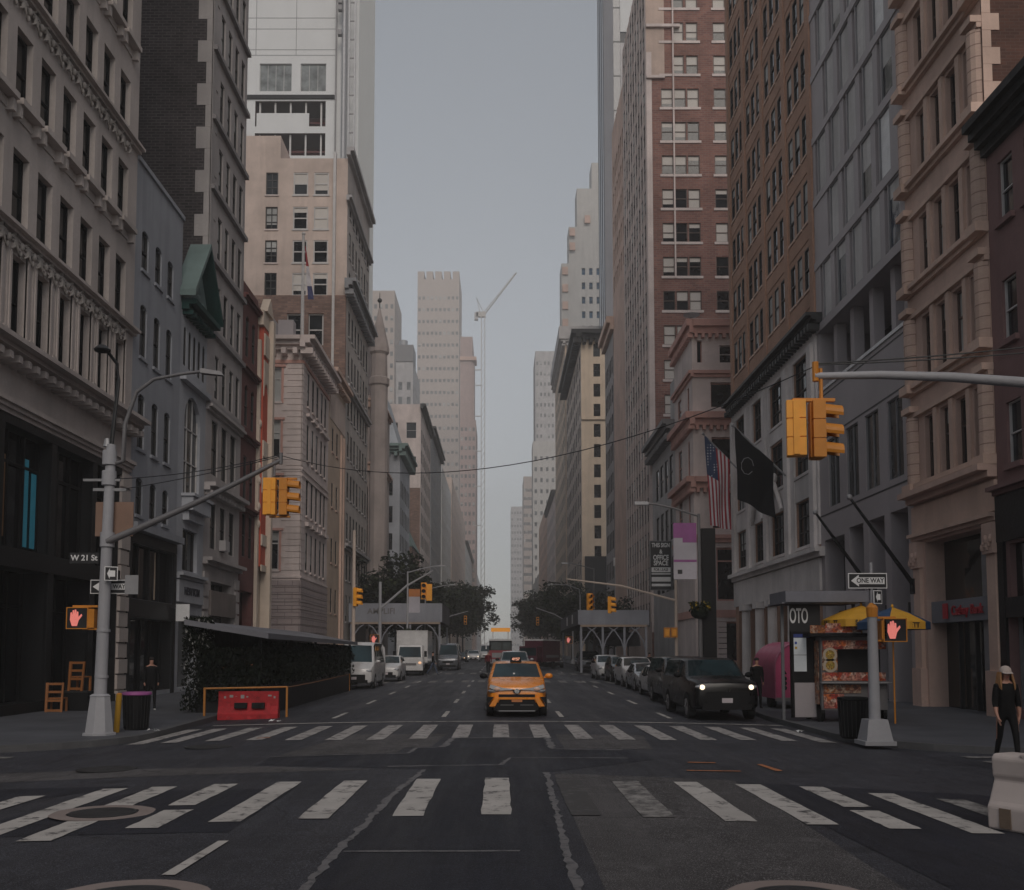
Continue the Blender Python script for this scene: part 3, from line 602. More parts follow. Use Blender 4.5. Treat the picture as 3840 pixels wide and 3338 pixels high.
# --- left 7: low beige
b=Bld('beige_rowhouse','low warm beige building with tan cornice between pink palazzo and tall beige block','L',86.502,95.7,27.4,18,m_beige2)
b.grid('st',[88.8,91.2],[20.,15.,10.,5.5],.9,2.2,style('l7',frame=m_frame,d=.1,n=(1,2),sill=m_tan)); b.cornice('cornice','st',26.5,.7,.8,m_tan2,86.502,95.7,dent=(.3,.4,.3,.6)); b.trim('carved_frieze','st',87.,95.5,22.8,25.6,.06,mat=m_beige)
for y in (93.4,94.8): b.trim('carved_pier','st',y-.3,y+.3,2.,22.5,.18,mat=m_tan2)
b.finish()
# --- left 8/9: tall beige building
b=Bld('beige_tower','tall beige building with brick red lower flank, white drainpipe and ornate grey front','L',95.705,112.,50.95,26,stone('grey_beige_front',(.48,.43,.40)),south=m_beige)
cy=fr(96.5,111.5,7)
for z in [5.+4.05*k for k in range(11)]: b.grid('st',cy,[z],1.05,2.6,style('l9',frame=m_frame,d=.08,n=(1,2),sill=m_pale,blind=m_curtain),.3)
b.cornice('cornice','st',37.4,1.0,1.1,m_frameg,dent=(.35,.5,.5,.8),steps=3); b.cornice('cornice','st',27.6,.5,.5,m_pale); b.cornice('cornice','st',46.5,.5,.5,m_pale); b.cornice('cornice','st',51.,.8,.7,m_pale); b.cornice('cornice','st',12.,.5,.5,m_pale)
so1=style('l9s',frame=m_framew,d=.12,n=(1,2),blind=m_blind,fw=.12,sill=m_framew,so=.08); so2=style('l9n',frame=m_frame,d=.15,n=(2,3),blind=m_curtain,fw=.1,sill=m_pink)
for z,bl in ((47.2,1.),(43.7,1.),(40.3,.0),(37.0,1.)):
    b.grid('so',[-19.85,-17.8],[z],1.45,2.3,so1,bl)
    b.grid('so',[-22.7,-27.,-30.],[z],1.2,2.3,so2,.8)
b.trim('drainpipe','so',-16.55,-16.3,27.,51.4,.5,mat=m_framew); None
b.part('stepped_gable',m_beige).box(-26,0,50.95,-6.7,6,53.27)
mb=b.part('brick_flank',m_r2brick)
for a,c,z0,z1 in ((0,5.2,-.5,36.9),(5.2,8.8,-.5,31.9),(5.2,8.8,35.1,36.9),(6.7,7.3,31.9,35.1),(8.8,10.95,-.5,36.9)): mb.box(a-26+15.2-.15,-.4,z0,c-26+15.2-.15,-.01,z1)
so3=style('l9w',frame=m_framew,d=-.06,n=(1,2),fw=.13)
for x in (-20.2+.0,-18.1): b.win('so',x-.05,31.9,1.5,3.2,so3,0,False)
b.finish()
# --- church tower
b=Bld('church','pinkish stone church tower with pointed window, turret and dark pinnacles','L',122.,134.,34.,12,stone('church_stone',(.42,.36,.34)))
b.win('so',-17.2,11.,1.5,12.,style('ch',m_glassb,frame=m_frame,d=.5,n=(2,4),arch=1.)); b.win('so',-19.5,11.,1.1,10.,style('ch2',m_glassb,frame=m_frame,d=.5,n=(1,4),arch=1.)); b.grid('st',[125,128,131],[8.,20.],1.4,7.,style('ch3',m_glassb,frame=m_frame,d=.15,n=(2,3),arch=1.))
for z in (25.,33.,9.): b.cornice('cornice','st',z,.5,.5,m_tan); b.cornice('cornice','so',z,.5,.5,m_tan,dent=(.4,.4,.6,.4))
tr=b.part('turret',stone('church_stone',(.4,.3,.3)),m_iron)
tr.lathe([(1.1,0),(1.1,35),(1.3,35.2),(1.3,36),(1.05,36.2),(1.0,39),(1.25,39.3),(1.25,39.8),(.1,45)],10,0,(0,0,0)); tr.cyl((0,0,45),(0,0,47),.08,.04,6,1); tr.ball((0,0,46),.3,.3,.3,8,5,1)
tr.box(-8.6,1,34,-2.,8,44.); tr.box(-9,.6,44.,-1.7,8.4,44.8,1); tr.box(-5.6,.8,38,-4.8,1.,42,1)
b.finish()
# --- left 12: grey building, green cornice, mansard
b=Bld('mansard_building','grey building with green copper cornice and tall pale mansard roof','L',148.,164.,33.,20,stone('blue_grey_stone',(.38,.39,.42)),simple=True)
b.grid('st',fr(149,163,6),[5.+4.1*k for k in range(6)],1.3,2.6,style('l12',frame=m_frame,d=.08,n=(1,2))); b.grid('so',[-16.9,-19.5,-22.],[5.+4.1*k for k in range(6)],1.3,2.5,style('l12',frame=m_frame,d=.08,n=(1,2)))
for f in('st','so'): b.cornice('cornice',f,32.,1.2,1.3,m_green2,dent=(.5,.6,.6,1.),steps=3)
rf=b.part('mansard_roof',stone('slate_pale',(.36,.38,.41),var=.1)); rf.hexa([(-20,.2,33.2),(-.2,.2,33.2),(-.2,16,33.2),(-20,16,33.2),(-20,3.2,43),(-3.2,3.2,43),(-3.2,16,43),(-20,16,43)]); rf.box(-3.5,1.5,33.2,-1.5,3.3,37.)
b.finish()
b=Bld('pink_loft','pinkish loft building with brick patch on its side beyond the mansard roof','L',186.,212.,49.,30,m_pink,simple=True)
b.grid('st',fr(187,211,7),[6+4.*k for k in range(10)],1.8,2.6,style('l13',frame=m_frame,d=.08,n=(1,2))); b.grid('so',[-17.,-20.5,-24.],[30.,36.,42.5],1.9,3.,style('l13s',frame=m_framew,d=.3,n=(1,2))); b.cornice('cornice','st',48.,.9,1.,m_iron); b.trim('brick_patch','so',-20.,-15.25,12.,33.,.02,inn=0.,mat=m_r2brick); b.finish()
b=Bld('green_roof_house','low red brick house with pale green copper roof in front of the pink loft','L',168.5,183.,20.,14,m_r2brick,simple=True)
b.grid('st',fr(169,182.5,4),[4.,8.,12.,16.],1.4,2.4,style('l13b',frame=m_frame,d=.08,n=(1,2)));rf=b.part('copper_roof',m_green2); rf.hexa([(-14,-.3,20),(.3,-.3,20),(.3,14.5,20),(-14,14.5,20),(-14,2,25),(-2.,2,25),(-2.,14,25),(-14,14,25)]); b.finish()
# --- generic blocks further up the avenue
def blk(name,label,side,y0,y1,H,dep,mat,cols,pitch,ww,wh,xs=15.2,blind=.2,scol=4,cor=None,z0=5.,sm=None):
    b=Bld(name,label,side,y0,y1,H,dep,mat,xs=xs,simple=True,south=sm)
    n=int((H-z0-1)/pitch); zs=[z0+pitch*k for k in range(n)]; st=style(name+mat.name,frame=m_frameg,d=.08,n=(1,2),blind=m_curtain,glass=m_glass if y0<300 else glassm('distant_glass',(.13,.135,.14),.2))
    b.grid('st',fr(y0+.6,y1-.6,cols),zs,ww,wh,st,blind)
    if scol:
        sg=b.sg; b.grid('so',[sg*(xs+dep*(k+.5)/scol) for k in range(scol)],zs,ww,wh,st,blind)
    if cor:
        for f in('st','so'): b.cornice('cornice',f,H-.9,.9,1.1,cor,dent=(.5,.7,.5,.8))
    return b
blk('office_block','grey office block with dark cornice up the avenue on the left','L',214.,250.,51.,16,m_grey,8,4.,1.6,2.4,cor=m_iron).finish()
blk('white_block','white fronted narrow block with tall windows in the left distance','L',254.,300.,50.,16,m_white2,9,4.2,1.3,2.4,scol=3).finish()
blk('beige_block','plain beige block with small windows in the left distance','L',304.,420.,56.,20,m_beige,16,4.4,1.3,2.,scol=4).finish()
blk('far_stone_block','pale stone block with dark cornice at the far left of the street end','L',425.,560.,50.,20,m_deco,14,4.5,2.,2.5,scol=3,cor=m_iron).finish()
blk('far_grey_block','grey block last in the left row at the street end','L',565.,760.,52.,22,m_pale,14,5.,2.5,2.8,scol=3).finish()
# towers rising behind on the left
b=blk('slab_tower','broad pale slab tower with notched top in the middle distance','L',600.,640.,232.,25.7,m_slab,5,7.4,1.5,2.,xs=25.8,scol=10,z0=12); 
for k in range(5): b.part('parapet_notch',m_slab).box(-25.7+5.4*k,0,232,-25.7+5.4*k+4.1,40,237)
b.finish()
b=blk('rose_tower','slim rose coloured stepped tower beside the pale slab tower','L',520.,560.,125.,8.3,m_rose,8,5.,1.2,2.,xs=13.4,scol=4,z0=14); b.solo('upper_tier',m_rose).box(-8.3,0,125,-1.8,30,170); b.solo('upper_tier',m_rose).box(-1.79,1,125,-.9,20,158); b.part('belt',m_tan).box(-8.5,-1,157,.3,10,159); b.finish()
blk('grid_tower','pale tower with arched top storey left of the slab tower','L',420.,450.,158.,11.7,m_slab,6,5.2,1.2,2.,xs=45.9,scol=5,z0=20).finish()
b=blk('hotel_tower','grey tower with dark rooftop plant box and one column of windows','L',350.,380.,106.,6,m_pale,5,5.4,1.4,3.,xs=31.5,scol=2,z0=20); b.part('plant_box',m_steeld).box(-6.2,-.4,106.,.1,10,112); b.part('water_tank',m_steel).lathe([(1.6,0),(1.6,3),(1.2,3.2)],12,0,(-4,5,112)); b.finish()
b=Bld('glass_tower','white panelled tower under construction with open red floors, above the beige tower','L',150.,169.,190.,36,stone('bright_panel',(.80,.78,.74),var=.04,streak=0),xs=22.3,south=m_white2,extra=(plain('dark_red_interior',(.045,.008,.01),.8),))  # street side's lit look is put into a brighter panel colour
b.grid('so',[-29.4],[89.6],4.0,4.5,style('cw',m_glassw,frame=m_framew,d=.3,n=(3,1))); b.grid('so',[-35.3],[89.6],5.0,4.5,style('cw2',m_glassw,frame=m_framew,d=.3,n=(4,1)))
for z0,z1 in ((79.2,82.8),(83.9,88.0)):
    b.hole('so',-38.4,-27.4,z0,z1,5.,2); q=b.part('open_floor',plain('red_steel',(.10,.014,.016),.7),m_framew); q.M=b.F['so'][0]; u0=b.u('so',-38.4); q.poly([(u0,4.98,z0),(u0+11,4.98,z0),(u0+11,4.98,z1),(u0,4.98,z1)])
    for k in range(5): q.box(u0+.5+2.4*k,.5,z0,u0+.75+2.4*k,.75,z1,1)
    q.box(u0,1.,z0+1.,u0+11,1.15,z0+1.2); q.M=None
b.trim('net_screen','so',-38.2,-30.,83.9,86.1,-.1,inn=.25,mat=m_white2); b.trim('slab_edge','so',-42.,-26.,88.3,88.9,.25,mat=m_black)
for x in (-38.5,-32.2): b.trim('panel_joint','so',x,x+.1,95.5,190.,.02,inn=0.,mat=m_frameg)
for z in (95.4,96.3,99.7,101.5,104.6,110.,116.): b.trim('panel_joint','so',-57.,-26.,z,z+.1,.025,inn=0.,mat=m_frameg)
hp=b.part('hoist_mast',m_steel,m_steeld); 
for x in(-1.3,-.4): hp.box(x-.1,-1.6,20,x+.1,-1.3,190)
for k in range(56): hp.box(-1.19,-1.5,22+k*3,-.51,-1.4,22.2+k*3,1)
hp.cyl((-2.1,-1.,40),(-2.1,-1.,190),.42,.42,10); hp.box(-3.6,-.5,20,-3.4,-.2,190,1)
for z in (101.5,102.6,97.5): hp.box(-3.,-2.2,z,-2.4,-1.45,z+.8,1)
b.finish()
# --- right 1: dark red-brown low building on the near right
b=Bld('red_brown_building','low dark red brown building with black cornice and dark shopfront at the right edge','R',25.5,30.18,18.4,20,m_dred)
st=style('r1',frame=m_framew,d=.16,n=(1,2),sill=m_dred,so=.14,sh=.16,fw=.05); b.grid('st',[29.1,27.6,26.2],[15.0,11.3,7.55],.85,1.9,st)
b.cornice('cornice','st',17.4,1.0,.75,m_black,25.5,30.18,steps=4)
b.trim('black_cladding','st',25.5,30.18,5.3,6.7,.12,mat=m_dark); b.cornice('shop_cornice','st',6.72,.25,.4,m_dred,25.5,30.18)
b.hole('st',25.9,29.8,.3,3.,.4); b.hole('st',26.,29.6,3.6,5.2,.2)
for z0,z1,d in((.3,3.,.38),(3.6,5.2,.18)):
    g=b.part('shop_window',m_glassb); g.M=b.F['st'][0]; g.poly([(.3,d,z0),(4.3,d,z0),(4.3,d,z1),(.3,d,z1)]); g.M=None
    for y in (25.95,27.2,28.5,29.75): b.trim('shop_frame','st',y-.04,y+.04,z0,z1,-d+.1,d-.01,mat=m_frameg)
for y in (25.6,30.0): b.trim('black_cladding','st',y-.17,y+.17,-.3,5.3,.1,mat=m_dark)
b.trim('black_cladding','st',25.8,29.8,3.0,3.6,.09,mat=m_dark); b.finish()
# --- right 2: tan stone loft
b=Bld('tan_loft','tan stone loft building with four deep windows a floor above a bank shop','R',30.2,36.4,38.,22,m_tan,south=brick('flank_brick',(.16,.075,.055),(.10,.05,.04),(.15,.1,.08),bw=.3,bh=.11,var=.45))
cs=[31.1,32.4,33.6,34.85]; st=style('r2',frame=m_framet,d=.24,n=(1,2),blind=m_curtain,tr=.6)
FL=[8.1,11.75,15.45,19.3,23.05,26.85,30.6]
for i,z in enumerate(FL): 
    b.grid('st',cs,[z],.78,2.3 if i else 2.3,st,.25)
    b.cornice('sill_course','st',z-.38,.32,.3,m_tan2,30.2,36.4,steps=2); b.trim('lintel_course','st',30.2,36.4,z+2.42,z+2.58,.16,mat=m_tan2)
    for y in (30.55,36.05):
        p=b.solo('pilaster',m_tanblk); p.M=b.F['st'][0]; u=b.u('st',y); p.cyl((u,-.02,z-.03),(u,-.02,z+2.4),.3,.3,12); p.M=None
        b.trim('pilaster_cap','st',y-.36,y+.36,z+2.585,z+2.8,.36,mat=m_tan2); b.trim('pilaster_foot','st',y-.36,y+.36,z-.36,z-.05,.42,mat=m_tan2)
    for c in [(cs[k]+cs[k+1])/2 for k in range(3)]: b.trim('mullion_pier','st',c-.13,c+.13,z+.0,z+2.4,.1,mat=m_tan2)
b.cornice('cornice','st',7.35,.4,.6,m_tan,30.2,36.4,steps=2); b.trim('frieze','st',30.2,36.4,6.3,7.25,.1,mat=m_tan2); b.cornice('shop_cornice','st',6.0,.25,.3,m_tan2,30.2,36.4)
b.hole('st',30.9,35.5,-.2,5.9,.7)
g=b.part('shop_window',glassm('bank_glass',(.022,.02,.018))); g.M=b.F['st'][0]; ua=b.u('st',35.5); g.poly([(ua,.68,-.2),(ua+4.6,.68,-.2),(ua+4.6,.68,5.9),(ua,.68,5.9)]); g.M=None
b.trim('mullion','st',31.75,32.1,-.2,5.9,-.35,.6,mat=m_frameg); b.trim('bank_fascia','st',30.92,35.48,3.0,3.75,-.15,.62,mat=stone('bank_grey',(.20,.205,.23),streak=0))
for y in (33.,34.2): b.trim('shop_frame','st',y-.04,y+.04,-.2,3.,-.5,.64,mat=m_iron)
for y in (30.5,36.0):
    b.trim('shop_pier','st',y-.28,y+.28,1.4,5.4,.14,mat=m_tan2); b.trim('pier_capital','st',y-.33,y+.33,5.0,5.95,.24,mat=m_tan); b.trim('pier_base','st',y-.38,y+.38,-.3,1.4,.24,mat=m_tan)
    for k in range(6): q=b.part('carved_capital',m_tan); q.M=b.F['st'][0]; u=b.u('st',y); q.ball((u-.25+.1*k,-.26,5.2+.12*(k%3)),.09,.07,.14,6,4); q.M=None
for k in range(34): b.trim('quoin','so',15.2,15.2+(.55 if k%2 else .28),18.8+k*.56,18.8+k*.56+.55,.03,mat=m_tan2)
b.finish()
[text('lettering',w_,.46,(.10,y_,3.36),(R(90),0,R(-90)),plain('red_letters',(.42,.02,.035),.5),b.root,.02,.95,'CENTER',.008) for w_,y_ in (('Cathay',3.0),('Bank',1.82))]
mb=MB(); mb.box(.06,3.86,3.12,.1,4.2,3.64); mb.build('emblem',[plain('red_letters',(.3,0,0))],b.root)
# --- right 3: grey modern
b=Bld('modern_grey_building','grey modern building with staggered floor to ceiling windows and open terrace storey','R',36.402,47.,58.,24,m_mod)
m_pleat=stone('pleated_curtain',(.56,.54,.53),var=.25,streak=.5,bump=0,fine=4.)
st=[style('r3%d'%k,frame=m_frameg,d=.08,n=(1,1),fw=.04,blind=mm,glass=gg,bf=3) for k,(mm,gg) in enumerate(((m_pleat,m_glass),(m_wht,m_glass),(m_pleat,m_tglass)))]
for i in range(13):
    z=17.62+3.13*i; off=(0.,.95,.45,1.3)[i%4]
    for k in range(5):
        c=37.5+off*.8+k*1.98
        if c>46.1: continue
        b.win('st',c-.1,z+.02,1.12,2.66,st[1 if k==0 and i%2 else 0 if (k+i)%3 else 2],.88); b.win('st',c+.68,z+.02,.34,2.66,style('r3n',frame=m_frameg,d=.25,n=(1,1),fw=.03,glass=m_glassb))
    b.trim('slab_edge','st',36.402,47.,z-.42,z-.04,.05,mat=m_mod); b.trim('slab_shadow_joint','st',36.402,47.,z-.035,z,.01,mat=m_iron)
ua,ub=b.hole('st',36.7,46.7,14.25,17.2,3.)
g=b.part('terrace_glass',m_glassb); g.M=b.F['st'][0]; g.poly([(ua,2.98,14.25),(ub,2.98,14.25),(ub,2.98,17.2),(ua,2.98,17.2)]); g.M=None
for y in (38.6,40.9,43.2,45.4): q=b.solo('column',m_mod); q.M=b.F['st'][0]; q.box(b.u('st',y)-.22,.35,14.25,b.u('st',y)+.22,.8,17.2); q.M=None
b.trim('terrace_rail','st',36.7,46.7,14.26,14.4,.06,mat=m_wht)
for c in (37.9,40.3,42.6,45.):
    b.win('st',c,8.65,1.5,3.15,style('r3b',frame=m_frameg,d=.12,n=(2,1),fw=.05,glass=glassm('reflecting_glass',(.05,.05,.05))))
for z in (11.95,8.35,14.): b.trim('slab_shadow_joint','st',36.402,47.,z,z+.07,.012,mat=m_iron)
for y0,y1 in ((36.9,38.6),(39.2,40.9),(41.5,43.2),(43.8,46.5)):
    ua,ub=b.hole('st',y0,y1,-.2,7.4 if y1<46 else 7.2,.9); g=b.part('shop_window',m_glassb); g.M=b.F['st'][0]; g.poly([(ua,.88,-.2),(ub,.88,-.2),(ub,.88,7.4),(ua,.88,7.4)]); g.M=None
    b.trim('shop_frame','st',y0,y1,3.4,3.9,-.6,.86,mat=m_iron)
b.finish()
# --- right 4: brown brick tower over white base
b=Bld('brown_brick_tower','tall orange brown brick building with paired windows over a white terracotta base','R',47.002,64.4,68.,26,m_obrick)
st=style('r4',frame=m_frame,d=.08,n=(1,2),blind=m_curtain,sill=m_tan2,so=.06,sh=.1)
piers=[64.1,60.1,55.9,51.5,47.3]; cs=[]
for a,c in zip(piers,piers[1:]): cs+=[ (a+c)/2+t*(a-c)*.285 for t in (-1,0,1)]
for k in range(14): b.grid('st',cs,[19.85+3.42*k],.82,2.15,st,.45)
for y in piers: b.trim('brick_pier','st',y-.3,y+.3,18.2,68.,.1,mat=m_obrick)
for k in range(14): b.trim('spandrel','st',47.6,63.8,18.9+3.42*k,19.6+3.42*k,.03,mat=m_obrick)
b.cornice('cornice','st',17.6,.5,.75,m_iron,dent=(.2,.3,.3,.6),steps=3)
b.trim('white_base','st',47.002,64.4,17.0,17.58,.1,mat=m_white)
sb=style('r4b',frame=m_frame,d=.16,n=(3,3),blind=m_curtain,sill=m_white,so=.12)
bays=[(49.5,2.5),(54.1,2.4),(58.,2.1),(62.2,2.2)]
for y,wd in bays:
    b.win('st',y,14.4,wd,2.4,sb,0.); b.win('st',y,10.9,wd,2.5,sb,.2); b.win('st',y,7.25,wd,2.3,sb,.2)
wb=[47.002]+[q for y,wd in bays for q in (y-wd/2-.08,y+wd/2+.08)]+[64.4]
for a,c in zip(wb[::2],wb[1::2]):
    b.trim('white_base','st',a,c,7.1,17.0,.10,mat=m_white); b.trim('white_pier','st',(a+c)/2-.32,(a+c)/2+.32,6.95,16.9,.26,mat=m_white)
for y,wd in bays:
    for z0,z1 in ((9.6,10.75),(13.5,14.25)): b.trim('white_base','st',y-wd/2-.08,y+wd/2+.08,z0,z1,.07,mat=m_white)
    b.trim('white_base','st',y-wd/2-.08,y+wd/2+.08,16.82,17.,.09,mat=m_white)
pf=b.part('pointed_crest',m_white); pf.M=b.F['st'][0]
for y in (54.1,58.): u=b.u('st',y); pf.tube([(u-1.3,-.2,9.6),(u-.9,-.2,10.1),(u,-.25,11.3),(u+.9,-.2,10.1),(u+1.3,-.2,9.6)],.12,6); pf.ball((u,-.2,11.5),.2,.15,.3,6,5)
pf.M=None
b.cornice('base_cornice','st',6.5,.45,.5,m_white); b.trim('white_base','st',47.002,64.4,4.9,6.45,.12,mat=m_white)
for y0,y1 in ((47.8,50.6),(51.9,54.4),(55.8,57.2),(58.4,60.6),(61.4,63.6)):
    ua,ub=b.hole('st',y0,y1,-.2,4.88,.8); g=b.part('shop_window',m_glassb); g.M=b.F['st'][0]; g.poly([(ua,.78,-.2),(ub,.78,-.2),(ub,.78,4.88),(ua,.78,4.88)]); g.M=None
    for k in range(3): y=y0+(y1-y0)*k/2; b.trim('shop_frame','st',y-.06,y+.06,-.2,4.88,-.5,.76,mat=m_frame)
    b.trim('shop_frame','st',y0,y1,2.6,2.75,-.52,.75,mat=m_frame); b.trim('shop_blind','st',y0+.2,y1-.2,.6,2.5,-.7,.74,mat=stone('rose_curtain',(.3,.2,.19),bump=0))
for y in (51.25,55.1,57.8,61.): q=b.solo('column',m_white); q.M=b.F['st'][0]; u=b.u('st',y); q.cyl((u,-.12,-.3),(u,-.12,4.5),.36,.31,14); q.M=None; b.trim('column_cap','st',y-.48,y+.48,4.52,4.88,.5,mat=m_white)
b.finish(); brt=b
# --- right 5: salmon trimmed pink building
b=Bld('salmon_trim_building','pale pink corner building with salmon cornices and wide dark windows','R',77.8,86.,28.6,20,m_pink)
sg_=style('r5',m_glassb,frame=m_salmon,d=.4,n=(1,1),fw=.1)
for z,h in ((21.4,2.),(16.0,3.0),(11.7,3.0)):
    b.win('so',18.7,z,4.1,h,sg_); b.win('st',79.6,z,.75,h,style('r5b',frame=m_salmon,d=.1,n=(1,2))); b.win('st',83.5,z,1.6,h,style('r5c',frame=m_salmon,d=.1,n=(1,2)))
b.win('so',15.8,25.,.4,1.8,style('r5d',frame=m_salmon,d=.3,n=(1,1))); b.win('so',17.9,25.,1.0,1.4,style('r5e',frame=m_framew,d=.3,n=(1,2)))
for z,h,o in ((23.8,.5,.35),(19.9,1.0,.7),(14.9,.85,.7),(10.6,.6,.35),(27.3,1.1,.5)):
    for f in('st','so'): b.cornice('salmon_cornice',f,z,h,o,m_salmon,dent=(.25,.3,.35,.4) if h>.6 else None,steps=2)
for z in (4.7,): 
    for f in('st','so'): b.trim('salmon_band',f,*((77.8,86.) if f=='st' else (15.2,35.2)),z,z+.6,.1,mat=m_salmon)
b.win('so',18.9,6.,4.,4.2,style('r5g',m_glassb,frame=m_salmon,d=.3,n=(2,2),fw=.14,tr=.75)); b.win('so',18.9,1.2,4.,3.2,style('r5h',m_glassb,frame=m_salmon,d=.3,n=(2,1),fw=.14))
for k in range(11): b.trim('base_block','so',15.2,17.6,.2+k*.42,.2+k*.42+.37,.07,mat=m_pink)
[(q.lathe([(.1,0),(.65,.25),(.7,.3),(.1,.1)],12,0,(x,3,z)),q.cyl((x,3,28.6),(x,3,z+.1),.05,.05,6)) for x,z in ((.6,29.6),(6.2,31.)) for q in [b.solo('roof_dish',m_steel)]]
b.part('roof_plant',m_iron).box(7.,1.5,28.6,10.5,5.,33.5)
b.finish()
b=Bld('white_rowhouse','lower white grey building with dark iron cornice left of the salmon trimmed building','R',86.002,99.,22.4,16,m_pale)
b.grid('st',[88.,90.6,93.2,95.8],[16.6,12.,7.5],1.75,3.,style('r6',frame=m_frame,d=.1,n=(1,2))); b.cornice('cornice','st',21.2,1.2,1.1,m_steeld,86.002,99.,dent=(.3,.4,.5,.8),steps=3); b.part('parapet',m_pale).box(0,0.,22.4,6,2.,26.); b.finish()
# --- right 7: tall brick tower
b=Bld('red_brick_tower','tall red brick building with blinds in triple windows and light foreshortened street front','R',99.01,118.5,76.,34,stone('pinkish_front',(.50,.39,.35)),south=m_rbrick,xs=15.0)
cy=fr(99.8,118,9); zs=[4.6+3.566*k for k in range(20)]
b.grid('st',cy,zs,1.2,2.4,style('r7',frame=m_frame,d=.06,n=(1,2),blind=m_curtain),.4)
for k in range(10): b.trim('front_pier','st',99.1+2.03*k+.02,99.1+2.03*k+.38,5.,76.,.05,mat=m_pink)
s1=style('r7s',frame=m_framet,d=.16,n=(1,2),fw=.08,blind=m_blind); s2=style('r7t',frame=m_framet,d=.16,n=(1,2),fw=.08,blind=m_blind)
for z in zs[3:]:
    for x in ((17.12,18.46,19.8) if z<60 else (18.3,19.75)): b.win('so',x,z,1.22,2.0,s1,.92)
    b.win('so',22.6,z,1.3,2.0,s1,.6); b.win('so',27.5,z,1.3,2.0,s1,.6)
    b.trim('stone_sill','so',16.35,20.6,z-.28,z-.02,.1,mat=m_pink); b.trim('stone_sill','so',21.8,23.4,z-.28,z-.02,.1,mat=m_pink)
b.trim('corner_strip','so',15.0,15.55,4.,64.,.06,mat=m_pink)
b.trim('pale_setback','so',15.0,16.9,61.4,76.,.04,mat=stone('buff_render',(.52,.40,.34))); b.trim('setback_ledge','so',15.,16.9,61.1,61.39,.3,mat=m_pink); b.trim('setback_ledge','so',15.,18.5,66.6,66.9,.3,mat=m_pink); b.trim('guide_pipe','so',17.7,17.85,40.,76.,.22,mat=m_pink)
b.finish()
b=Bld('buff_tower_annex','buff brick tower part set back behind the red brick building','R',119.,132.,73.,14,m_tan,simple=True); b.grid('st',fr(119.5,131.5,6),[50.+3.8*k for k in range(5)],1.2,2.3,style('r7b',frame=m_frame,d=.25,n=(1,2)))
for k in range(4): b.cornice('ledge','so',69.5+k,.4,.2,m_tan2)
b.finish()
# --- right 8: brown grey
b=Bld('brown_grey_building','brown grey building with brick flank strip and white corner base pier','R',132.5,143.,47.5,5.,stone('ash_stone',(.36,.33,.33)),south=m_gbrick)
b.grid('st',fr(133,142.5,5),[8.+4.*k for k in range(9)],1.2,2.5,style('r8',frame=m_frame,d=.08,n=(1,2))); 
for z in (30.,39.): b.trim('ledge','so',15.2,20.2,z,z+.4,.15,mat=m_pale)
for f in('st','so'): b.cornice('cornice',f,45.5,1.8,1.,m_tan2)
b.trim('white_pier','so',15.2,17.2,-.5,13.5,.3,mat=m_white2); b.trim('white_pier','so',15.,17.5,13.51,14.6,.5,mat=m_white2); b.part('roof_plant',m_iron).box(1,1,47.5,4,5,51); b.finish()
# --- right 9: gold lit building
b=Bld('gold_stone_building','warm gold stone building with black roof cornice and dark side windows','R',186.,228.,63.,22,stone('warm_front',(.52,.43,.38)),south=m_gold,simple=True)
b.grid('st',fr(187,227,9),[8+4.4*k for k in range(12)],2.2,2.8,style('r9',frame=m_frame,d=.08,n=(1,2))); b.grid('so',[18.2,20.5,24.5,28.],[19.5+3.87*k for k in range(11)],1.3,2.5,style('r9s',m_glassb,frame=m_frame,d=.3,n=(1,2)))
for f in('st','so'): b.cornice('cornice',f,61.5,1.5,1.9,m_black,dent=(.6,.6,1.,1.5))
b.trim('ledge','so',15.2,37.2,46.,46.6,.4,mat=m_gold); b.trim('dark_annex','so',15.7,37.2,-.5,20.,.5,mat=m_dark); b.finish()
b=blk('cream_classical','cream classical block with projecting roof left of the gold stone building','R',232.,275.,76.,24,m_creamy if False else m_beige2,9,4.6,2.,2.7,cor=m_pale,scol=5); b.part('attic',m_pale).box(-1.5,-1.5,76,24,40,79); b.finish()
b=Bld('deco_tower','pale stepped tower with orange terraces and blue windows','R',330.,340.,134.,22,m_deco,xs=20.5,simple=True)
b.grid('so',[28.,30.5,33.,36.],[70+5.*k for k in range(13)],1.2,2.4,style('dt',glassm('blue_glass',(.03,.07,.12)),frame=m_frameg,d=.3,n=(1,2)))
for x,z0,z1 in ((2.6,134,147),(5.4,147,160.5),(10.5,160.5,169.6)): b.solo('upper_tier',m_deco).box(x,.5,z0,22,9,z1)
for x,z in ((.3,130.),(.3,124.),(.3,118.),(.3,112.),(.3,106.),(.3,100),(2.8,143.5),(2.8,138.5),(8.,148.)): b.solo('orange_terrace',m_tan).box(x,-.6,z,x+1.9,-.01,z+2.6)
b.finish()
blk('grey_glass_tower','pale tower with dotted window grid at the right of the street end','R',500.,530.,156.,11.8,m_pale,6,5.4,.9,1.8,xs=17.5,scol=6,z0=30).finish()
blk('stepped_far_tower','lower pale tower step beside the dotted tower','R',480.,498.,105.,14,m_deco,4,5.4,1.2,2.,xs=15.5,scol=5,z0=20).finish()
blk('far_row_block','pinkish block with dark cornice on the right in the distance','R',280.,328.,48.,20,m_pink,9,4.4,1.8,2.6,cor=m_steeld,scol=4).finish()
blk('far_rose_block','narrow orange pink block beyond it on the right','R',332.,400.,52.,20,m_tan2,10,4.4,1.8,2.6,scol=4,xs=15.3).finish()
blk('far_low_block','low pale shops block far along the right side','R',405.,476.,34.,20,m_deco,10,4.4,1.8,2.6,scol=4).finish()
blk('far_slim_tower','slim grey tower low at the very end of the avenue on the right','R',900.,940.,135.,12.6,m_pale,5,6.,1.4,2.2,xs=9.,scol=5,z0=8).finish()
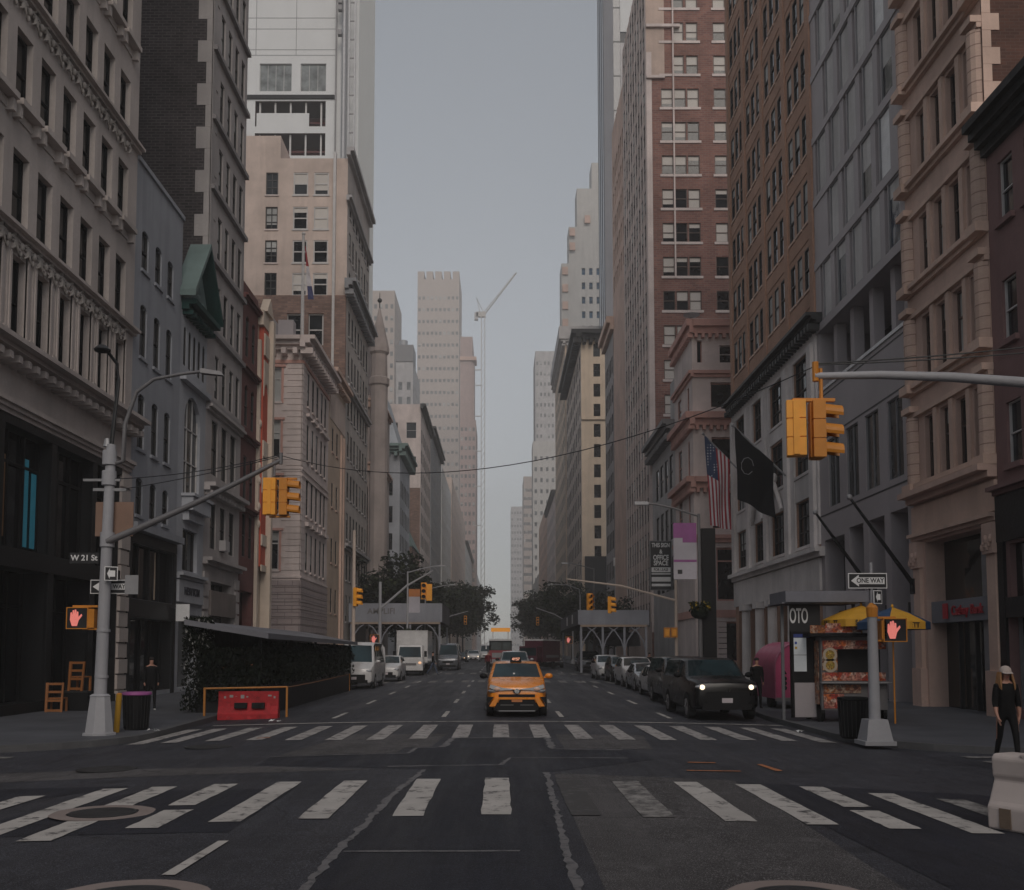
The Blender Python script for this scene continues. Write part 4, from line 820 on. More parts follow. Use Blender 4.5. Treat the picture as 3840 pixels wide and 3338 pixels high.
blk('far_mid_tower','grey tower between the slim far tower and the dotted tower','R',700.,740.,127.,6,m_slab,5,6.,1.3,2.2,xs=16.,scol=4,z0=8).finish()
# --- right 10: dark glass tower
b=Bld('dark_glass_tower','dark blue glass tower with grey panels rising behind the red brick building','R',215.,228.,205.,30,stone('mullion_grey',(.20,.20,.22),var=.08),xs=23.0,south=plain('tower_blue_glass',(.035,.045,.065),.12,0.,.6))
for k in range(3): b.trim('mullion','st',215.+4.*k+.2,215.+4.*k+1.8,0.,205.,.12,mat=m_tglass)
b.trim('fin','so',23.,25.2,0.,205.,.6,mat=stone('mullion_grey',(.2,.2,.2)))
for k in range(24): b.trim('floor_band','so',25.21,26.79,8.*k+3,8.*k+3.25,.05,mat=m_iron)
for z in range(2): b.trim('white_panel','so',26.8,30.2,141.3+z*30,169.+z*34,.3,mat=m_white2); b.trim('white_panel','so',31.9,40.,141.3+z*30,169.+z*34,.3,mat=m_white2)
b.trim('louvre','so',26.8,30.2,138.9,141.29,.05,mat=m_iron); b.trim('louvre','so',31.9,40.,138.9,141.29,.05,mat=m_iron)
b.trim('grey_panel','so',26.8,40.,70.,138.8,.18,mat=m_pale); b.finish()

# --- two unseen office blocks, added behind the viewer to shade the street
for sd,lab,y1,mt in (('R','tan stone office building behind the viewer on the right corner',13.4,m_tan),('L','grey stone office building behind the viewer on the left corner',10.,m_pale)):
    b=Bld('corner_office',lab,sd,-110.,y1,20.,30,mt,simple=True); b.grid('st',fr(y1-40,y1-1,12),[5+4.*k for k in range(3)],1.4,2.4,style('back',frame=m_frame,d=.2,n=(1,2))); b.finish()
# ================= street furniture =================
m_hand=plain('lit_hand',(.5,.1,.07),.5,emit=(1.,.30,.26),es=.34); m_lens=plain('dark_lens',(.02,.02,.02),.3)
def signal_head(parent,name,loc,rz,mat,h=.9,mat2=None):
    w=h*.33; o=link(name,None,parent,loc,(0,0,rz)) if False else None
    mb=MB(); mb.M=Matrix.Translation(loc)@Matrix.Rotation(rz,4,'Z')
    for k in range(3): mb.box(-w/2,-.02,h*k/3+.008,w/2,.17,h*(k+1)/3-.008)
    mb.box(-w/2+.012,-.0,.0,w/2-.012,.15,h); mb.box(-w*.16,.171,.02,w*.16,.19,h-.02); b=mb.build('signal_housing',[mat],parent)
    lv=MB(); lv.M=mb.M
    for k in range(3):
        z=h*(k+.5)/3; n=10; r=h*.135
        v=MB(); v.M=mb.M
        for i in range(n):
            a0=math.pi*(-.15+1.3*i/n); a1=math.pi*(-.15+1.3*(i+1)/n)
            v.poly([(r*math.cos(a0),-.02,z+r*math.sin(a0)),(r*math.cos(a1),-.02,z+r*math.sin(a1)),(r*math.cos(a1),-.30,z-.03+r*math.sin(a1)),(r*math.cos(a0),-.30,z-.03+r*math.sin(a0))])
            v.poly([(r*.94*math.cos(a0),-.02,z+r*.94*math.sin(a0)),(r*.94*math.cos(a1),-.02,z+r*.94*math.sin(a1)),(r*.94*math.cos(a1),-.30,z-.03+r*.94*math.sin(a1)),(r*.94*math.cos(a0),-.30,z-.03+r*.94*math.sin(a0))])
        v.build('visor',[mat],b); l=MB(); l.M=mb.M; l.cyl((0,-.01,z),(0,-.03,z),r*.9,r*.9,12); l.build('lens',[m_lens],b)
    return b
HAND=[(-.05,-.19),(.07,-.19),(.11,-.05),(.19,.06),(.17,.1),(.10,.03),(.095,.15),(.06,.16),(.05,.06),(.045,.2),(.01,.205),(.005,.08),(-.005,.19),(-.04,.185),(-.04,.06),(-.06,.14),(-.09,.13),(-.1,-.04)]
def ped_signal(loc,rz,label,s=1.,group='walk signals'):
    t=thing('walk_signal',label,'walk signal',loc,rz,group)
    mb=MB(); mb.box(-.24*s,0,-.24*s,.24*s,.16*s,.24*s); mb.build('housing',[m_blk],t)
    f=MB(); 
    for a in((-.26,-.26,.26,-.24),(-.26,.24,.26,.26),(-.26,-.24,-.24,.24),(.24,-.24,.26,.24)): f.box(a[0]*s,-.02,a[1]*s,a[2]*s,.17*s,a[3]*s)
    f.build('yellow_rim',[m_sigd],t)
    h=MB(); h.prism([((x-.07)*s,z*s) for x,z in HAND],-.012,-.004,'y'); h.build('lit_hand_sign',[m_hand],t); return t
def hand_pair(t,loc,s): pass
def one_way(t,cx,y,cz,w,h,rz=0.,full=True):
    p=MB(); p.box(-w/2,0,-h/2,w/2,.012,h/2); q=p.build('sign_plate',[m_wht],t,(cx,y,cz)); q.rotation_euler=(0,0,rz)
    a=MB(); a.box(-w/2+.02,-.006,-h/2+.02,w/2-.02,-.002,h/2-.02); a.build('black_field',[m_blk],q)
    a=MB(); e=-w/2+.06; a.prism([(e,0),(e+.2*w,.38*h),(e+.2*w,.22*h),(w/2-.06,.22*h),(w/2-.06,-.22*h),(e+.2*w,-.22*h),(e+.2*w,-.38*h)],-.012,-.0075,'y'); a.build('arrow',[m_wht],q)
    if full: text('lettering','ONE WAY',h*.42,(w*.06,-.016,0),FRONT,m_blk,q,.002,.9)
    return q
# --- near left traffic pole
PX0,PY0=-9.58,23.92
t=thing('traffic_pole','tall grey traffic pole with long mast arm and twin lamps on the left corner','traffic pole',(PX0,PY0,0))
mb=MB(); mb.lathe([(.40,-.02),(.40,.05),(.34,.06),(.24,.9),(.25,.93),(.19,.97)],8); mb.build('base',[m_pole],t)
mb=MB(); mb.cyl((0,0,.9),(.1,0,7.0),.15,.115,14); [mb.cyl((.02*z/1.4,0,z),(.02*z/1.4,0,z+.06),.16,.16,14) for z in (1.35,2.45)]; [mb.cyl((.07,0,z),(.07,0,z+.35),.17,.17,12) for z in(4.5,6.0,6.5)]; mb.build('shaft',[m_pole],t,smooth=50)
mb=MB(); mb.tube([(.1,-.1,4.62),(1.0,-.1,5.0),(2.2,-.1,5.55),(3.3,-.1,6.1),(4.25,-.1,6.6)],[.085,.08,.07,.06,.05],10); mb.cyl((4.25,-.1,6.5),(4.25,-.1,6.78),.05,.05,8); mb.cyl((4.1,-.1,6.55),(4.1,-.1,6.2),.03,.03,6); mb.build('mast_arm',[m_steeld],t,smooth=60)
mb=MB(); mb.tube([(.08,0,6.5),(.4,0,6.6),(.42,0,7.5),(.68,0,8.3),(1.1,0,8.62),(1.77,0,8.75),(2.3,0,8.82)],[.06,.06,.055,.05,.045,.04,.04],8); mb.hexa([(2.25,-.1,8.76),(2.8,-.08,8.7),(2.8,.08,8.7),(2.25,.1,8.76),(2.25,-.08,8.88),(2.75,-.05,8.8),(2.75,.05,8.8),(2.25,.08,8.88)]); mb.build('lamp_arm',[m_steeld],t,smooth=60)
mb=MB(); mb.tube([(.1,0,6.5),(.12,0,7.2),(.22,.05,8.6),(.19,0,9.0),(.08,-.3,9.2)],[.05,.05,.045,.04,.04],8); mb.lathe([(.05,.1),(.1,.08),(.2,-.02),(.18,-.06),(.05,-.08)],12,0,(.02,-.5,9.22)); mb.build('lamp_arm',[m_iron],t,smooth=60)
mb=MB(); mb.box(-.55,-.03,6.1,.35,.03,6.16); mb.box(-.3,-.03,5.86,.5,.03,5.93); mb.cyl((.0,0,6.95),(0,0,7.15),.1,.06,8); mb.build('cross_bracket',[m_steel],t)
mb=MB(); mb.box(-.3,.16,4.78,.62,.185,5.62); mb.build('sign_back',[plain('brown_metal',(.24,.15,.11),.5,.2)],t)
mb=MB(); mb.box(3.85,-.13,6.12,4.65,-.07,6.17); mb.box(4.0,-.13,5.2,4.5,-.07,5.24); mb.build('signal_bracket',[m_sigd],t)
signal_head(t,'s',(4.02,-.1,5.25),R(180),m_sig); signal_head(t,'s',(4.42,-.1,5.25),R(90),m_sigd)
sg=MB(); sg.box(-.82,-.02,4.1,-.12,.01,4.36); q=sg.build('street_sign',[plain('sign_black',(.018,.018,.02),.5)],t); text('lettering','W 21 St',.19,(-.47,-.024,4.23),FRONT,m_wht,q,.002)
one_way(t,.11,.17,3.55,.98,.34); one_way(t,.26,-.2,3.84,.30,.34,R(25),False)
mb=MB(); mb.box(.52,.0,3.36,.84,.02,3.82); mb.build('sign_back',[m_steel],t)
mb=MB(); mb.box(-.7,-.05,3.04,-.1,.0,3.09); mb.box(-.45,-.05,2.5,-.1,.0,2.54); mb.build('signal_bracket',[m_sigd],t)
mb=MB(); mb.box(-.3,-.1,2.55,-.16,.25,3.0); mb.build('signal_housing',[m_sigd],t)
ped_signal((PX0-.56,PY0-.1,2.78),0,'walk signal showing red hand on the left corner traffic pole')
# --- right corner sign pole
t=thing('sign_pole','grey steel pole on square tapered base with one way sign, right corner beside food cart','sign pole',(8.2,22.,0))
mb=MB(); mb.hexa([(-.3,-.3,-.02),(.3,-.3,-.02),(.3,.3,-.02),(-.3,.3,-.02),(-.21,-.21,.5),(.21,-.21,.5),(.21,.21,.5),(-.21,.21,.5)]); mb.box(-.34,-.34,-.05,.34,.34,.04); mb.build('base',[m_pole],t)
mb=MB(); mb.cyl((0,0,.5),(-.0,0,2.78),.125,.105,12); mb.cyl((0,0,2.78),(0,0,3.95),.035,.035,8); mb.build('shaft',[m_pole],t,smooth=50); mb=MB(); mb.lathe([(.12,2.74),(.13,2.95),(.05,3.05)],10); mb.build('pole_cap',[m_sigd],t)
one_way(t,-.1,-.06,3.54,.86,.34); one_way(t,.12,-.05,3.18,.26,.3,R(28),False)
mb=MB(); mb.box(.1,-.05,2.7,.5,0,2.75); mb.box(.1,-.05,2.2,.5,.0,2.24); mb.build('signal_bracket',[m_sigd],t); mb=MB(); mb.box(.17,-.1,2.25,.27,.2,2.66); mb.build('signal_housing',[m_sigd],t)
ped_signal((8.66,21.9,2.45),0,'walk signal with bright red hand on the right corner pole under the umbrellas')
# --- right mast arm reaching in
t=thing('mast_arm_pole','long curved grey mast arm reaching in from the right with hanging yellow signals','traffic pole',(11.2,14.3,0))
mb=MB(); mb.cyl((0,0,0),(0,0,5.9),.16,.12,12); mb.build('shaft',[m_pole],t); mb=MB(); mb.tube([(0,0,5.1),(-1.2,.3,5.65),(-2.8,.6,6.02),(-4.3,.68,6.16),(-5.4,.7,6.2),(-6.4,.7,6.18)],[.1,.09,.085,.075,.065,.055],12); mb.build('mast_arm',[m_pole],t,smooth=60)
mb=MB(); mb.cyl((-6.3,.7,6.3),(-6.3,.7,5.83),.03,.03,6); mb.box(-6.75,.66,5.78,-6.1,.74,5.83); mb.cyl((-6.38,.7,6.1),(-6.38,.7,6.4),.05,.05,8); mb.build('signal_bracket',[m_sigd],t)
signal_head(t,'s',(-6.7,.7,4.92),R(168),m_sig,.86); signal_head(t,'s',(-6.3,.7,4.9),R(90),m_sigd,.88)
def wire(label,A,B,sag,r=.012):
    A=Vector(A);B=Vector(B); pts=[A.lerp(B,k/24)-Vector((0,0,sag*4*(k/24)*(1-k/24))) for k in range(25)]
    mb=MB(); mb.tube(pts,r,5); tag(mb.build('overhead_wire',[m_iron]),label,'wire','wires over the junction')
wire('thin black wire sagging across the junction between the two mast arm tips',(4.85,15,6.35),(-5.33,23.85,6.72),.95,.009)
wire('upper pale wire running from the right mast arm tip out of frame',(4.85,15,6.38),(11.2,14.3,6.95),.12); wire('lower pale wire running from the right mast arm tip out of frame',(4.85,15,6.36),(11.2,14.3,6.75),.1)
wire('upper wire from left mast arm tip back to its pole',(-5.35,23.85,6.74),(-9.55,23.9,6.15),.12); wire('lower wire from left mast arm tip back to its pole',(-5.35,23.85,6.7),(-9.2,23.9,5.9),.05)
# --- bollard, cans, barrier
t=thing('bollard','leaning yellow steel bollard beside black bin on left corner','bollard',(-9.45,24.65,0)); mb=MB(); mb.cyl((0,0,0),(.045,0,.93),.07,.07,10); mb.build('post',[worn('bollard_yellow',(.42,.23,.02),(.1,.06,.03),.62,.8,9.)],t); mb=MB(); mb.ball((.046,0,.935),.069,.069,.035,10,4); mb.build('cap',[m_sigd],t)
def bin_(x,y,label,bag):
    t=thing('litter_bin',label,'litter bin',(x,y,0),0,'black street bins'); mb=MB(); mb.lathe([(.27,0),(.29,.05),(.33,.86),(.35,.88),(.35,.93),(.31,.94),(.29,.85)],16); 
    mb.build('mesh_drum',[m_black],t,smooth=40); r=MB()
    for k in range(22):
        a=2*math.pi*k/22; r.cyl((.295*math.cos(a),.295*math.sin(a),.05),(.338*math.cos(a),.338*math.sin(a),.86),.008,.008,4)
    tag(r.build('wire_rib',[m_iron],t),kind='stuff')
    if bag: b=MB(); b.lathe([(.352,.88),(.365,.9),(.36,.955),(.32,.96)],16); b.build('bag_rim',[plain('pink_bag',(.36,.10,.30),.4)],t)
bin_(-9.28,25.5,'black bin with pink bag rim beside the yellow bollard',True); bin_(8.08,23.0,'black bin standing behind the right corner sign pole',False)
t=thing('barrier','faded red plastic road barrier with two slots in front of the dining shed','barrier',(-7.9,31.4,-.13),R(5)); red=worn('barrier_red',(.42,.022,.028),(.12,.012,.014),.5,.75,5.)
mb=MB(); mb.prism([(-.26,0),(.26,0),(.26,.18),(.12,.42),(.1,.88),(-.1,.88),(-.12,.42),(-.26,.18)],-.92,.92,'x'); mb.build('body',[red],t)
for x in (-.22,.32): mb=MB(); mb.box(x-.19,-.285,.36,x+.19,-.12,.53); mb.build('slot',[m_black],t)
for x in (-.6,.05,.62): mb=MB(); mb.hexa([(x-.06,-.29,.02),(x+.06,-.29,.02),(x+.06,-.2,.02),(x-.06,-.2,.02),(x-.05,-.15,.5),(x+.05,-.15,.5),(x+.05,-.1,.5),(x-.05,-.1,.5)]); mb.build('rib',[red],t)
for k in range(9): mb=MB(); x=-.75+.17*k+(.5 if k>4 else 0); mb.box(x,-.118-.0,.66+.03*(k%3),x+.06+.05*(k%2),-.1,.73+.04*(k%2)); mb.build('sticker',[stone('sticker_grey',(.3,.29,.28))],t) if x<.9 else None
t=thing('rope_frame','orange steel frame with cord running along the dining shed kerb','barrier frame',(-9.15,30.9,-.12)); org=plain('orange_paint',(.42,.17,.03),.5)
for x,y in ((0,0),(2.35,.9),(1.35,20.5)): mb=MB(); mb.box(x-.03,y-.03,0,x+.03,y+.03,1.0); mb.build('post',[org],t)
mb=MB(); mb.tube([(0,0,.97),(2.35,.9,.99)],.03,6); mb.build('rail',[org],t); mb=MB(); mb.tube([(2.35,.9,.97),(1.9,8,.93),(1.4,20,.98)],.02,5); mb.build('cord',[plain('orange_cord',(.22,.09,.03),.7)],t)
# --- dining shed
def leafmass(name,pts,mat,n,sz,parent=None,seed=1,mats=None,loc=None):
    r=random.Random(seed); mb=MB()
    for k in range(n):
        x0,x1,y0,y1,z0,z1=pts[k%len(pts)]; c=Vector((r.uniform(x0,x1),r.uniform(y0,y1),r.uniform(z0,z1))); q=Euler((r.uniform(0,6.3),r.uniform(0,6.3),r.uniform(0,6.3))).to_matrix(); s=sz*r.uniform(.6,1.4)
        mb.poly([c+q@Vector(v)*s for v in((-.5,0,0),(0,-.28,.05),(.55,0,0),(0,.28,.05))],0 if not mats else (1 if r.random()<.14 else 0))
    return mb.build(name,mats or [mat],parent,loc)
m_leaf=stone('leaf_green',(.014,.021,.009),var=.5,streak=0,rough=.6,bump=0,big=.8); m_leafd=stone('leaf_dark',(.010,.014,.009),var=.5,streak=0,rough=.75,bump=0,big=.8,spec=.1); m_bark=stone('bark',(.05,.04,.033))
t=thing('dining_shed','long dark street dining shed with sloping grey roof and hedge filled sides, left kerb','dining shed',(-9.9,32.4,-.1))
mb=MB(); mb.hexa([(-.25,-.5,2.95),(2.5,-.7,2.5),(2.4,19.8,2.45),(-.25,19.8,2.95),(-.25,-.5,3.12),(2.5,-.7,2.68),(2.4,19.8,2.6),(-.25,19.8,3.12)]); mb.build('roof',[stone('shed_roof',(.17,.17,.19),streak=0)],t)
mb=MB(); mb.box(1.95,.0,0,2.1,19.6,1.25); mb.box(.1,0,0,1.94,.15,1.25); mb.build('planter_wall',[m_dark],t)
mb=MB(); mb.box(.02,.2,0,.1,19.4,2.8); mb.box(1.8,8,1.25,1.9,19.4,2.45); mb.build('back_wall',[m_black],t)
for y in (.1,5.,9.8,14.6,19.4):
    for x in(.05,2.05): mb=MB(); mb.box(x-.05,y-.05,0,x+.05,y+.05,2.55 if x>1 else 2.9); mb.build('post',[m_black],t)
tag(leafmass('hedge',[(1.8,2.3,0,19.4,1.0,2.4),(1.8,2.3,0,9,1.0,2.3),(.1,2.1,-.15,.3,.5,2.2)],m_leafd,9000,.17,t,4),kind='stuff')
tag(leafmass('flower_vine',[(-.4,.25,-.3,.4,.2,3.0),(-.3,.5,-.35,.3,2.2,3.2)],m_leafd,2600,.12,t,5,[m_leafd,stone('white_petal',(.26,.26,.25),bump=0)]),kind='stuff')
for k in range(5): mb=MB(); mb.box(.6+.3*k,.9,1.5+.12*(k%2),.75+.3*k,1.0,1.58+.12*(k%2)); mb.build('table_lamp',[plain('lamp_glow',(.3,.12,.06),.5,emit=(.8,.25,.12),es=.12)],t)
# --- chairs outside the cafe
def chair(loc,rz,label):
    t=thing('wooden_chair',label,'chair',loc,rz,'orange wooden chairs outside the shopfront'); o=plain('orange_wood',(.30,.115,.035),.5)
    for x in(-.24,.24):
        mb=MB(); mb.hexa([(x-.035,-.06,0),(x+.035,-.06,0),(x+.035,0,0),(x-.035,0,0),(x-.035+(-.02 if x<0 else .02),.04,.98),(x+.035,.04,.98),(x+.035,.1,.98),(x-.035,.1,.98)]); mb.build('leg',[o],t); mb=MB(); mb.box(x-.03,.4,0,x+.03,.46,.45); mb.build('leg',[o],t)
    for z in(.04,.36,.64,.9): mb=MB(); mb.box(-.21,-.03+z*.08,z,.21,.03+z*.08,z+.075); mb.build('slat',[o],t)
    mb=MB(); mb.box(-.26,.06,.45,.26,.47,.49); mb.build('seat',[o],t)
chair((-14.55,32.6,0),R(4),'orange ladder back chair standing on the pavement in front of the black shopfront'); 
t=thing('planter_box','low black planter box under the raised orange chair','planter',(-14.25,33.3,0)); mb=MB(); mb.box(-.5,0,0,.5,.6,.62); mb.build('box',[m_black],t); mb=MB(); mb.box(-.52,-.02,.62,.52,.62,.68); mb.build('rim',[m_iron],t)
chair((-14.2,33.4,.68),R(-12),'orange ladder back chair stacked up on a black planter box')
# --- bus shelter with map panel
t=thing('bus_shelter','grey roofed bus shelter with lit route map panel beside the food cart','bus shelter',(8.25,28.6,0)); m_roofg=stone('shelter_grey',(.2,.2,.225),streak=0)
mb=MB(); mb.box(-.12,-.2,3.4,2.25,1.5,3.72); mb.box(-.2,-.1,3.36,2.0,1.4,3.4); mb.build('roof',[m_roofg],t)
mb=MB(); mb.box(.1,.2,2.56,.98,.27,3.36); q=mb.build('dark_panel',[m_blk],t); text('lettering','OTO',.6,(.36,.19,3.0),FRONT,m_wht,q,.003,.4)
mb=MB(); mb.box(.08,.0,.1,.92,.2,2.56); mb.build('panel_case',[m_black],t); mb=MB(); mb.box(.14,-.01,1.42,.5,-.003,2.38); q=mb.build('map_sheet',[plain('map_white',(.5,.52,.53),.4,emit=(.7,.75,.78),es=.05)],t)
for x,z,m in ((.17,2.2,plain('blue_dot',(.02,.06,.3),.5)),(.17,2.06,plain('yellow_dot',(.5,.3,.02),.5))): d=MB(); d.box(x,-.02,z,x+.06,-.011,z+.07); d.build('route_mark',[m],q)
d=MB(); d.box(.14,-.012,2.39,.6,-.003,2.49); d.build('blue_header',[plain('navy_header',(.03,.05,.2),.4)],t); d=MB(); d.box(.14,-.012,.12,.8,-.003,1.1); d.build('grey_foot',[m_mod],t); d=MB(); d.box(.14,-.0125,1.88,.5,-.0105,1.9); d.build('map_fold',[m_frameg],q)
for x in(.0,2.1): d=MB(); d.box(x-.04,.6,0,x+.04,.68,3.4); d.build('post',[m_frameg],t)
# --- food cart
def food(name,cols,sc):
    m,n,b=newmat(name); P=N(n,'ShaderNodeNewGeometry').outputs['Position']; r=N(n,'ShaderNodeValToRGB'); v=N(n,'ShaderNodeTexVoronoi',Scale=sc); n.links.new(P,v.inputs['Vector']); f=N(n,'ShaderNodeSeparateColor'); n.links.new(v.outputs['Color'],f.inputs[0]); n.links.new(f.outputs[0],r.inputs[0])
    el=r.color_ramp.elements; el[0].color=(*cols[0],1); el[1].color=(*cols[-1],1)
    for i,c in enumerate(cols[1:-1]): e=el.new((i+1)/(len(cols)-1)); e.color=(*c,1)
    n.links.new(mixc(n,ramp(n,noise(n,P,sc*2,3),.35,.65),r.outputs[0],(.12,.03,.02)),b.inputs['Base Color']); b.inputs['Roughness'].default_value=.35; return m
f1=food('food_photo_red',[(.62,.05,.03),(.75,.58,.48),(.75,.18,.03),(.4,.02,.02),(.7,.4,.3)],7.); f2=food('food_photo_orange',[(.7,.24,.05),(.07,.05,.04),(.65,.5,.36),(.45,.14,.04)],9.); f3=food('food_photo_plate',[(.7,.42,.04),(.3,.28,.04),(.75,.55,.15)],16.)
t=thing('food_cart','street food cart covered in food photo panels, by the bus shelter','food cart',(9.0,28.1,0)); 
mb=MB(); mb.box(.0,0,.35,1.85,1.7,1.15); mb.box(.0,0.5,1.151,1.85,1.7,2.4); mb.box(0,0,2.05,1.85,.49,2.4); mb.box(0.,0,1.151,.45,.499,2.049); mb.build('body',[m_steeld],t); mb=MB(); mb.box(-.35,-.25,2.41,1.9,1.75,2.5); mb.build('roof',[m_black],t); mb=MB(); mb.box(.451,.47,1.16,1.849,.495,2.04); mb.build('serving_hatch',[m_blk],t); mb=MB(); mb.box(-.05,-.22,1.1,1.9,-.01,1.15); mb.build('counter',[m_steel],t)
def pan(x0,z0,x1,z1,m,y=-.02): mb=MB(); mb.box(x0,y-.01,z0,x1,y,z1); return mb.build('photo_panel',[m],t)
pan(.1,2.52,1.1,2.78,f1,-.15); pan(-.35,2.50,.08,2.72,f2,-.2); pan(.05,2.06,1.82,2.3,f1); pan(.02,1.17,1.8,1.4,f1,-.03); pan(.05,.82,1.1,1.06,f2); pan(.05,.4,.62,.8,f1); pan(1.3,.4,1.62,1.06,plain('magenta_panel',(.4,.03,.12),.4),-.015)
for z in (1.5,1.8): pan(.03,z-.04,.46,z+.24,f2); mb=MB(); mb.M=Matrix.Translation((.25,-.035,z+.1))@Matrix.Rotation(R(90),4,'X'); mb.lathe([(.2,0),(.2,.004)],20); mb.build('plate',[stone('plate_cream',(.5,.42,.33),bump=0)],t); mb=MB(); mb.M=Matrix.Translation((.25,-.041,z+.1))@Matrix.Rotation(R(90),4,'X'); mb.lathe([(.13,0),(.13,.004)],16); mb.build('dish',[f3],t)
for k in range(2): mb=MB(); mb.box(-.03,.15+.75*k,.5,-.012,.75+.75*k,2.3); mb.build('photo_panel',[(f2,f1)[k]],t)
for y in(.3,1.4):
    for x in (.05,1.8): mb=MB(); mb.cyl((x-.05,y,.27),(x+.05,y,.27),.27,.27,16); mb.build('wheel',[m_black],t)
for k in range(4): mb=MB(); mb.box(1.4,-.03,.48+.14*k,1.53,-.026,.55+.14*k); mb.build('chevron',[m_wht],t)
def umbrella(loc,r,h,label,rot,words,yel):
    t=thing('umbrella',label,'umbrella',loc,rot,'yellow and blue cart umbrellas'); mb=MB(); mb.cyl((0,0,0),(0,0,h),.025,.025,8); mb.build('pole',[m_sigd],t)
    ye=plain('umbrella_yellow',(.62,.32,.025),.6); bl=plain('umbrella_blue',(.015,.05,.12),.6); n=6
    for k in range(n):
        a0,a1=2*math.pi*k/n,2*math.pi*(k+1)/n; P=lambda a,rr,z:(rr*math.cos(a),rr*math.sin(a),z); mb=MB(); am=(a0+a1)/2
        for (r0,z0),(r1,z1) in (((.02,h),(r*.5,h-.17)),((r*.5,h-.17),(r,h-.42)),((r,h-.42),(r*1.0,h-.62))): mb.poly([P(a0,r0,z0),P(a0,r1,z1),P(am,r1*.97,z1),P(am,r0*.97,z0)]); mb.poly([P(am,r0*.97,z0),P(am,r1*.97,z1),P(a1,r1,z1),P(a1,r0,z0)])
        q=mb.build('panel',[ye if k in yel else bl],t)
        if k in words: text('lettering','SABRETT',.2,(r*.945*math.cos(am),r*.945*math.sin(am),h-.52),(R(90),0,am+R(90)),m_blk if k in yel else ye,q,.004,.75)
    mb=MB(); mb.ball((0,0,h+.03),.04,.04,.06,8,5); mb.build('finial',[ye],t)
umbrella((10.35,28.6,0.01),1.1,3.3,'yellow and blue umbrella left of the sign pole above the food cart',R(-12),(3,4),(2,3,4)); umbrella((10.85,27.6,0.01),1.0,3.2,'yellow and blue umbrella right of the sign pole, its yellow panel facing front',R(4),(4,),(4,))
# --- pink trailer
t=thing('trailer','small pink trailer with rounded top behind the bus shelter','trailer',(10.45,34.3,0)); pk=plain('trailer_pink',(.38,.06,.14),.35,0,.5); prof=[(-1.05,.38)]+[(-1.05+.95*(1-math.cos(math.pi/2*k/8)),1.45+.9*math.sin(math.pi/2*k/8)) for k in range(9)]+[(1.05-.95*(1-math.cos(math.pi/2*k/8)),1.45+.9*math.sin(math.pi/2*k/8)) for k in range(8,-1,-1)]+[(1.05,.38)]
mb=MB(); mb.prism(prof,.0,3.0,'y'); mb.build('body',[pk],t,smooth=35); mb=MB()
mb.tube([(x,-.01,z) for x,z in prof],.035,6); mb.build('edge_trim',[plain('pink_trim',(.30,.10,.16),.3,.3)],t); 
for k in range(3): mb=MB(); mb.cyl((-.72,-.02,.75+.16*k),(-.72,-.0,.75+.16*k),.075,.075,14); mb.build('tail_lamp',[m_black],t)
mb=MB(); mb.prism([(-.8,1.22),(-.64,1.22),(-.72,1.36)],-.015,-.002,'y'); mb.build('reflector',[m_black],t); mb=MB(); mb.box(-1.06,-.03,.3,1.06,0.,.42); mb.build('bumper',[m_steeld],t)
for x in (-.85,.85): mb=MB(); mb.cyl((x-.1,1.2,.3),(x+.1,1.2,.3),.3,.3,16); mb.build('wheel',[m_black],t)
# --- white water barrier, near right
t=thing('water_barrier','scuffed white plastic water filled barrier at the near right edge','barrier',(5.86,11.75,-.06),R(-62)); wp=worn('white_plastic',(.50,.44,.42),(.22,.19,.17),.58,.85,3.)
prof=[(-.30,0),(.30,0),(.31,.26),(.27,.32),(.17,.56),(.20,.60),(.21,.80),(.17,.85),(-.17,.85),(-.21,.80),(-.20,.60),(-.17,.56),(-.27,.32),(-.31,.26)]
mb=MB(); mb.prism(prof,0,1.9,'x'); ob=mb.build('body',[wp],t); bv=ob.modifiers.new('bevel','BEVEL'); bv.width=.025; bv.segments=2
for x in (.55,1.3): mb=MB(); mb.hexa([(x,-.2585,.36),(x+.26,-.2585,.36),(x+.26,-.1,.36),(x,-.1,.36),(x+.02,-.181,.54),(x+.24,-.181,.54),(x+.24,-.1,.54),(x+.02,-.1,.54)]); mb.build('fork_slot',[stone('slot_shade',(.16,.12,.09))],t)
for x in (.16,1.55): mb=MB(); mb.box(x,-.318,.03,x+.14,-.29,.25); mb.build('foot_slot',[stone('slot_shade',(.2,.2,.2))],t)
mb=MB(); mb.prism([(.62,.20),(.85,.20),(.82,.12),(.7,.10)],-.318,-.312,'y'); mb.build('black_mark',[m_black],t); mb=MB(); mb.prism([(.35,.86),(.95,.86),(.88,.80),(.42,.80)],-.2,.2,'y'); mb.build('top_notch',[wp],t)
# --- lamp posts, signals and signs up the avenue
def lamp(x,y,h,d,reach,label,banner=None,mat=None,arc=False):
    z=sw(y); t=thing('street_lamp',label,'street lamp',(x,y,z),0,'street lamps along the avenue'); mat=mat or m_steeld
    mb=MB(); mb.lathe([(.2,0),(.18,.7),(.1,.8)],8); mb.cyl((0,0,.7),(0,0,h),.1,.065,8); mb.build('post',[mat],t)
    mb=MB(); P=[(0,0,h-.1),(d*reach*.5,0,h+.25),(d*reach*.85,0,h+.42),(d*reach,0,h+.45)] if not arc else [(0,0,h-.1),(d*.1,0,h+.6),(d*reach*.5,0,h+1.1),(d*reach,0,h+1.15)]
    mb.tube(P,.045,6); mb.build('arm',[mat],t); e=P[-1]; mb=MB(); mb.box(min(e[0],e[0]+d*.6),-.12,e[2]-.06,max(e[0],e[0]+d*.6),.12,e[2]+.08); mb.build('lamp_head',[m_steel],t)
    return t
t=lamp(8.6,43.,7.9,-1,2.2,'dark lamp post with purple and white banner and flower basket, right of the parked cars')
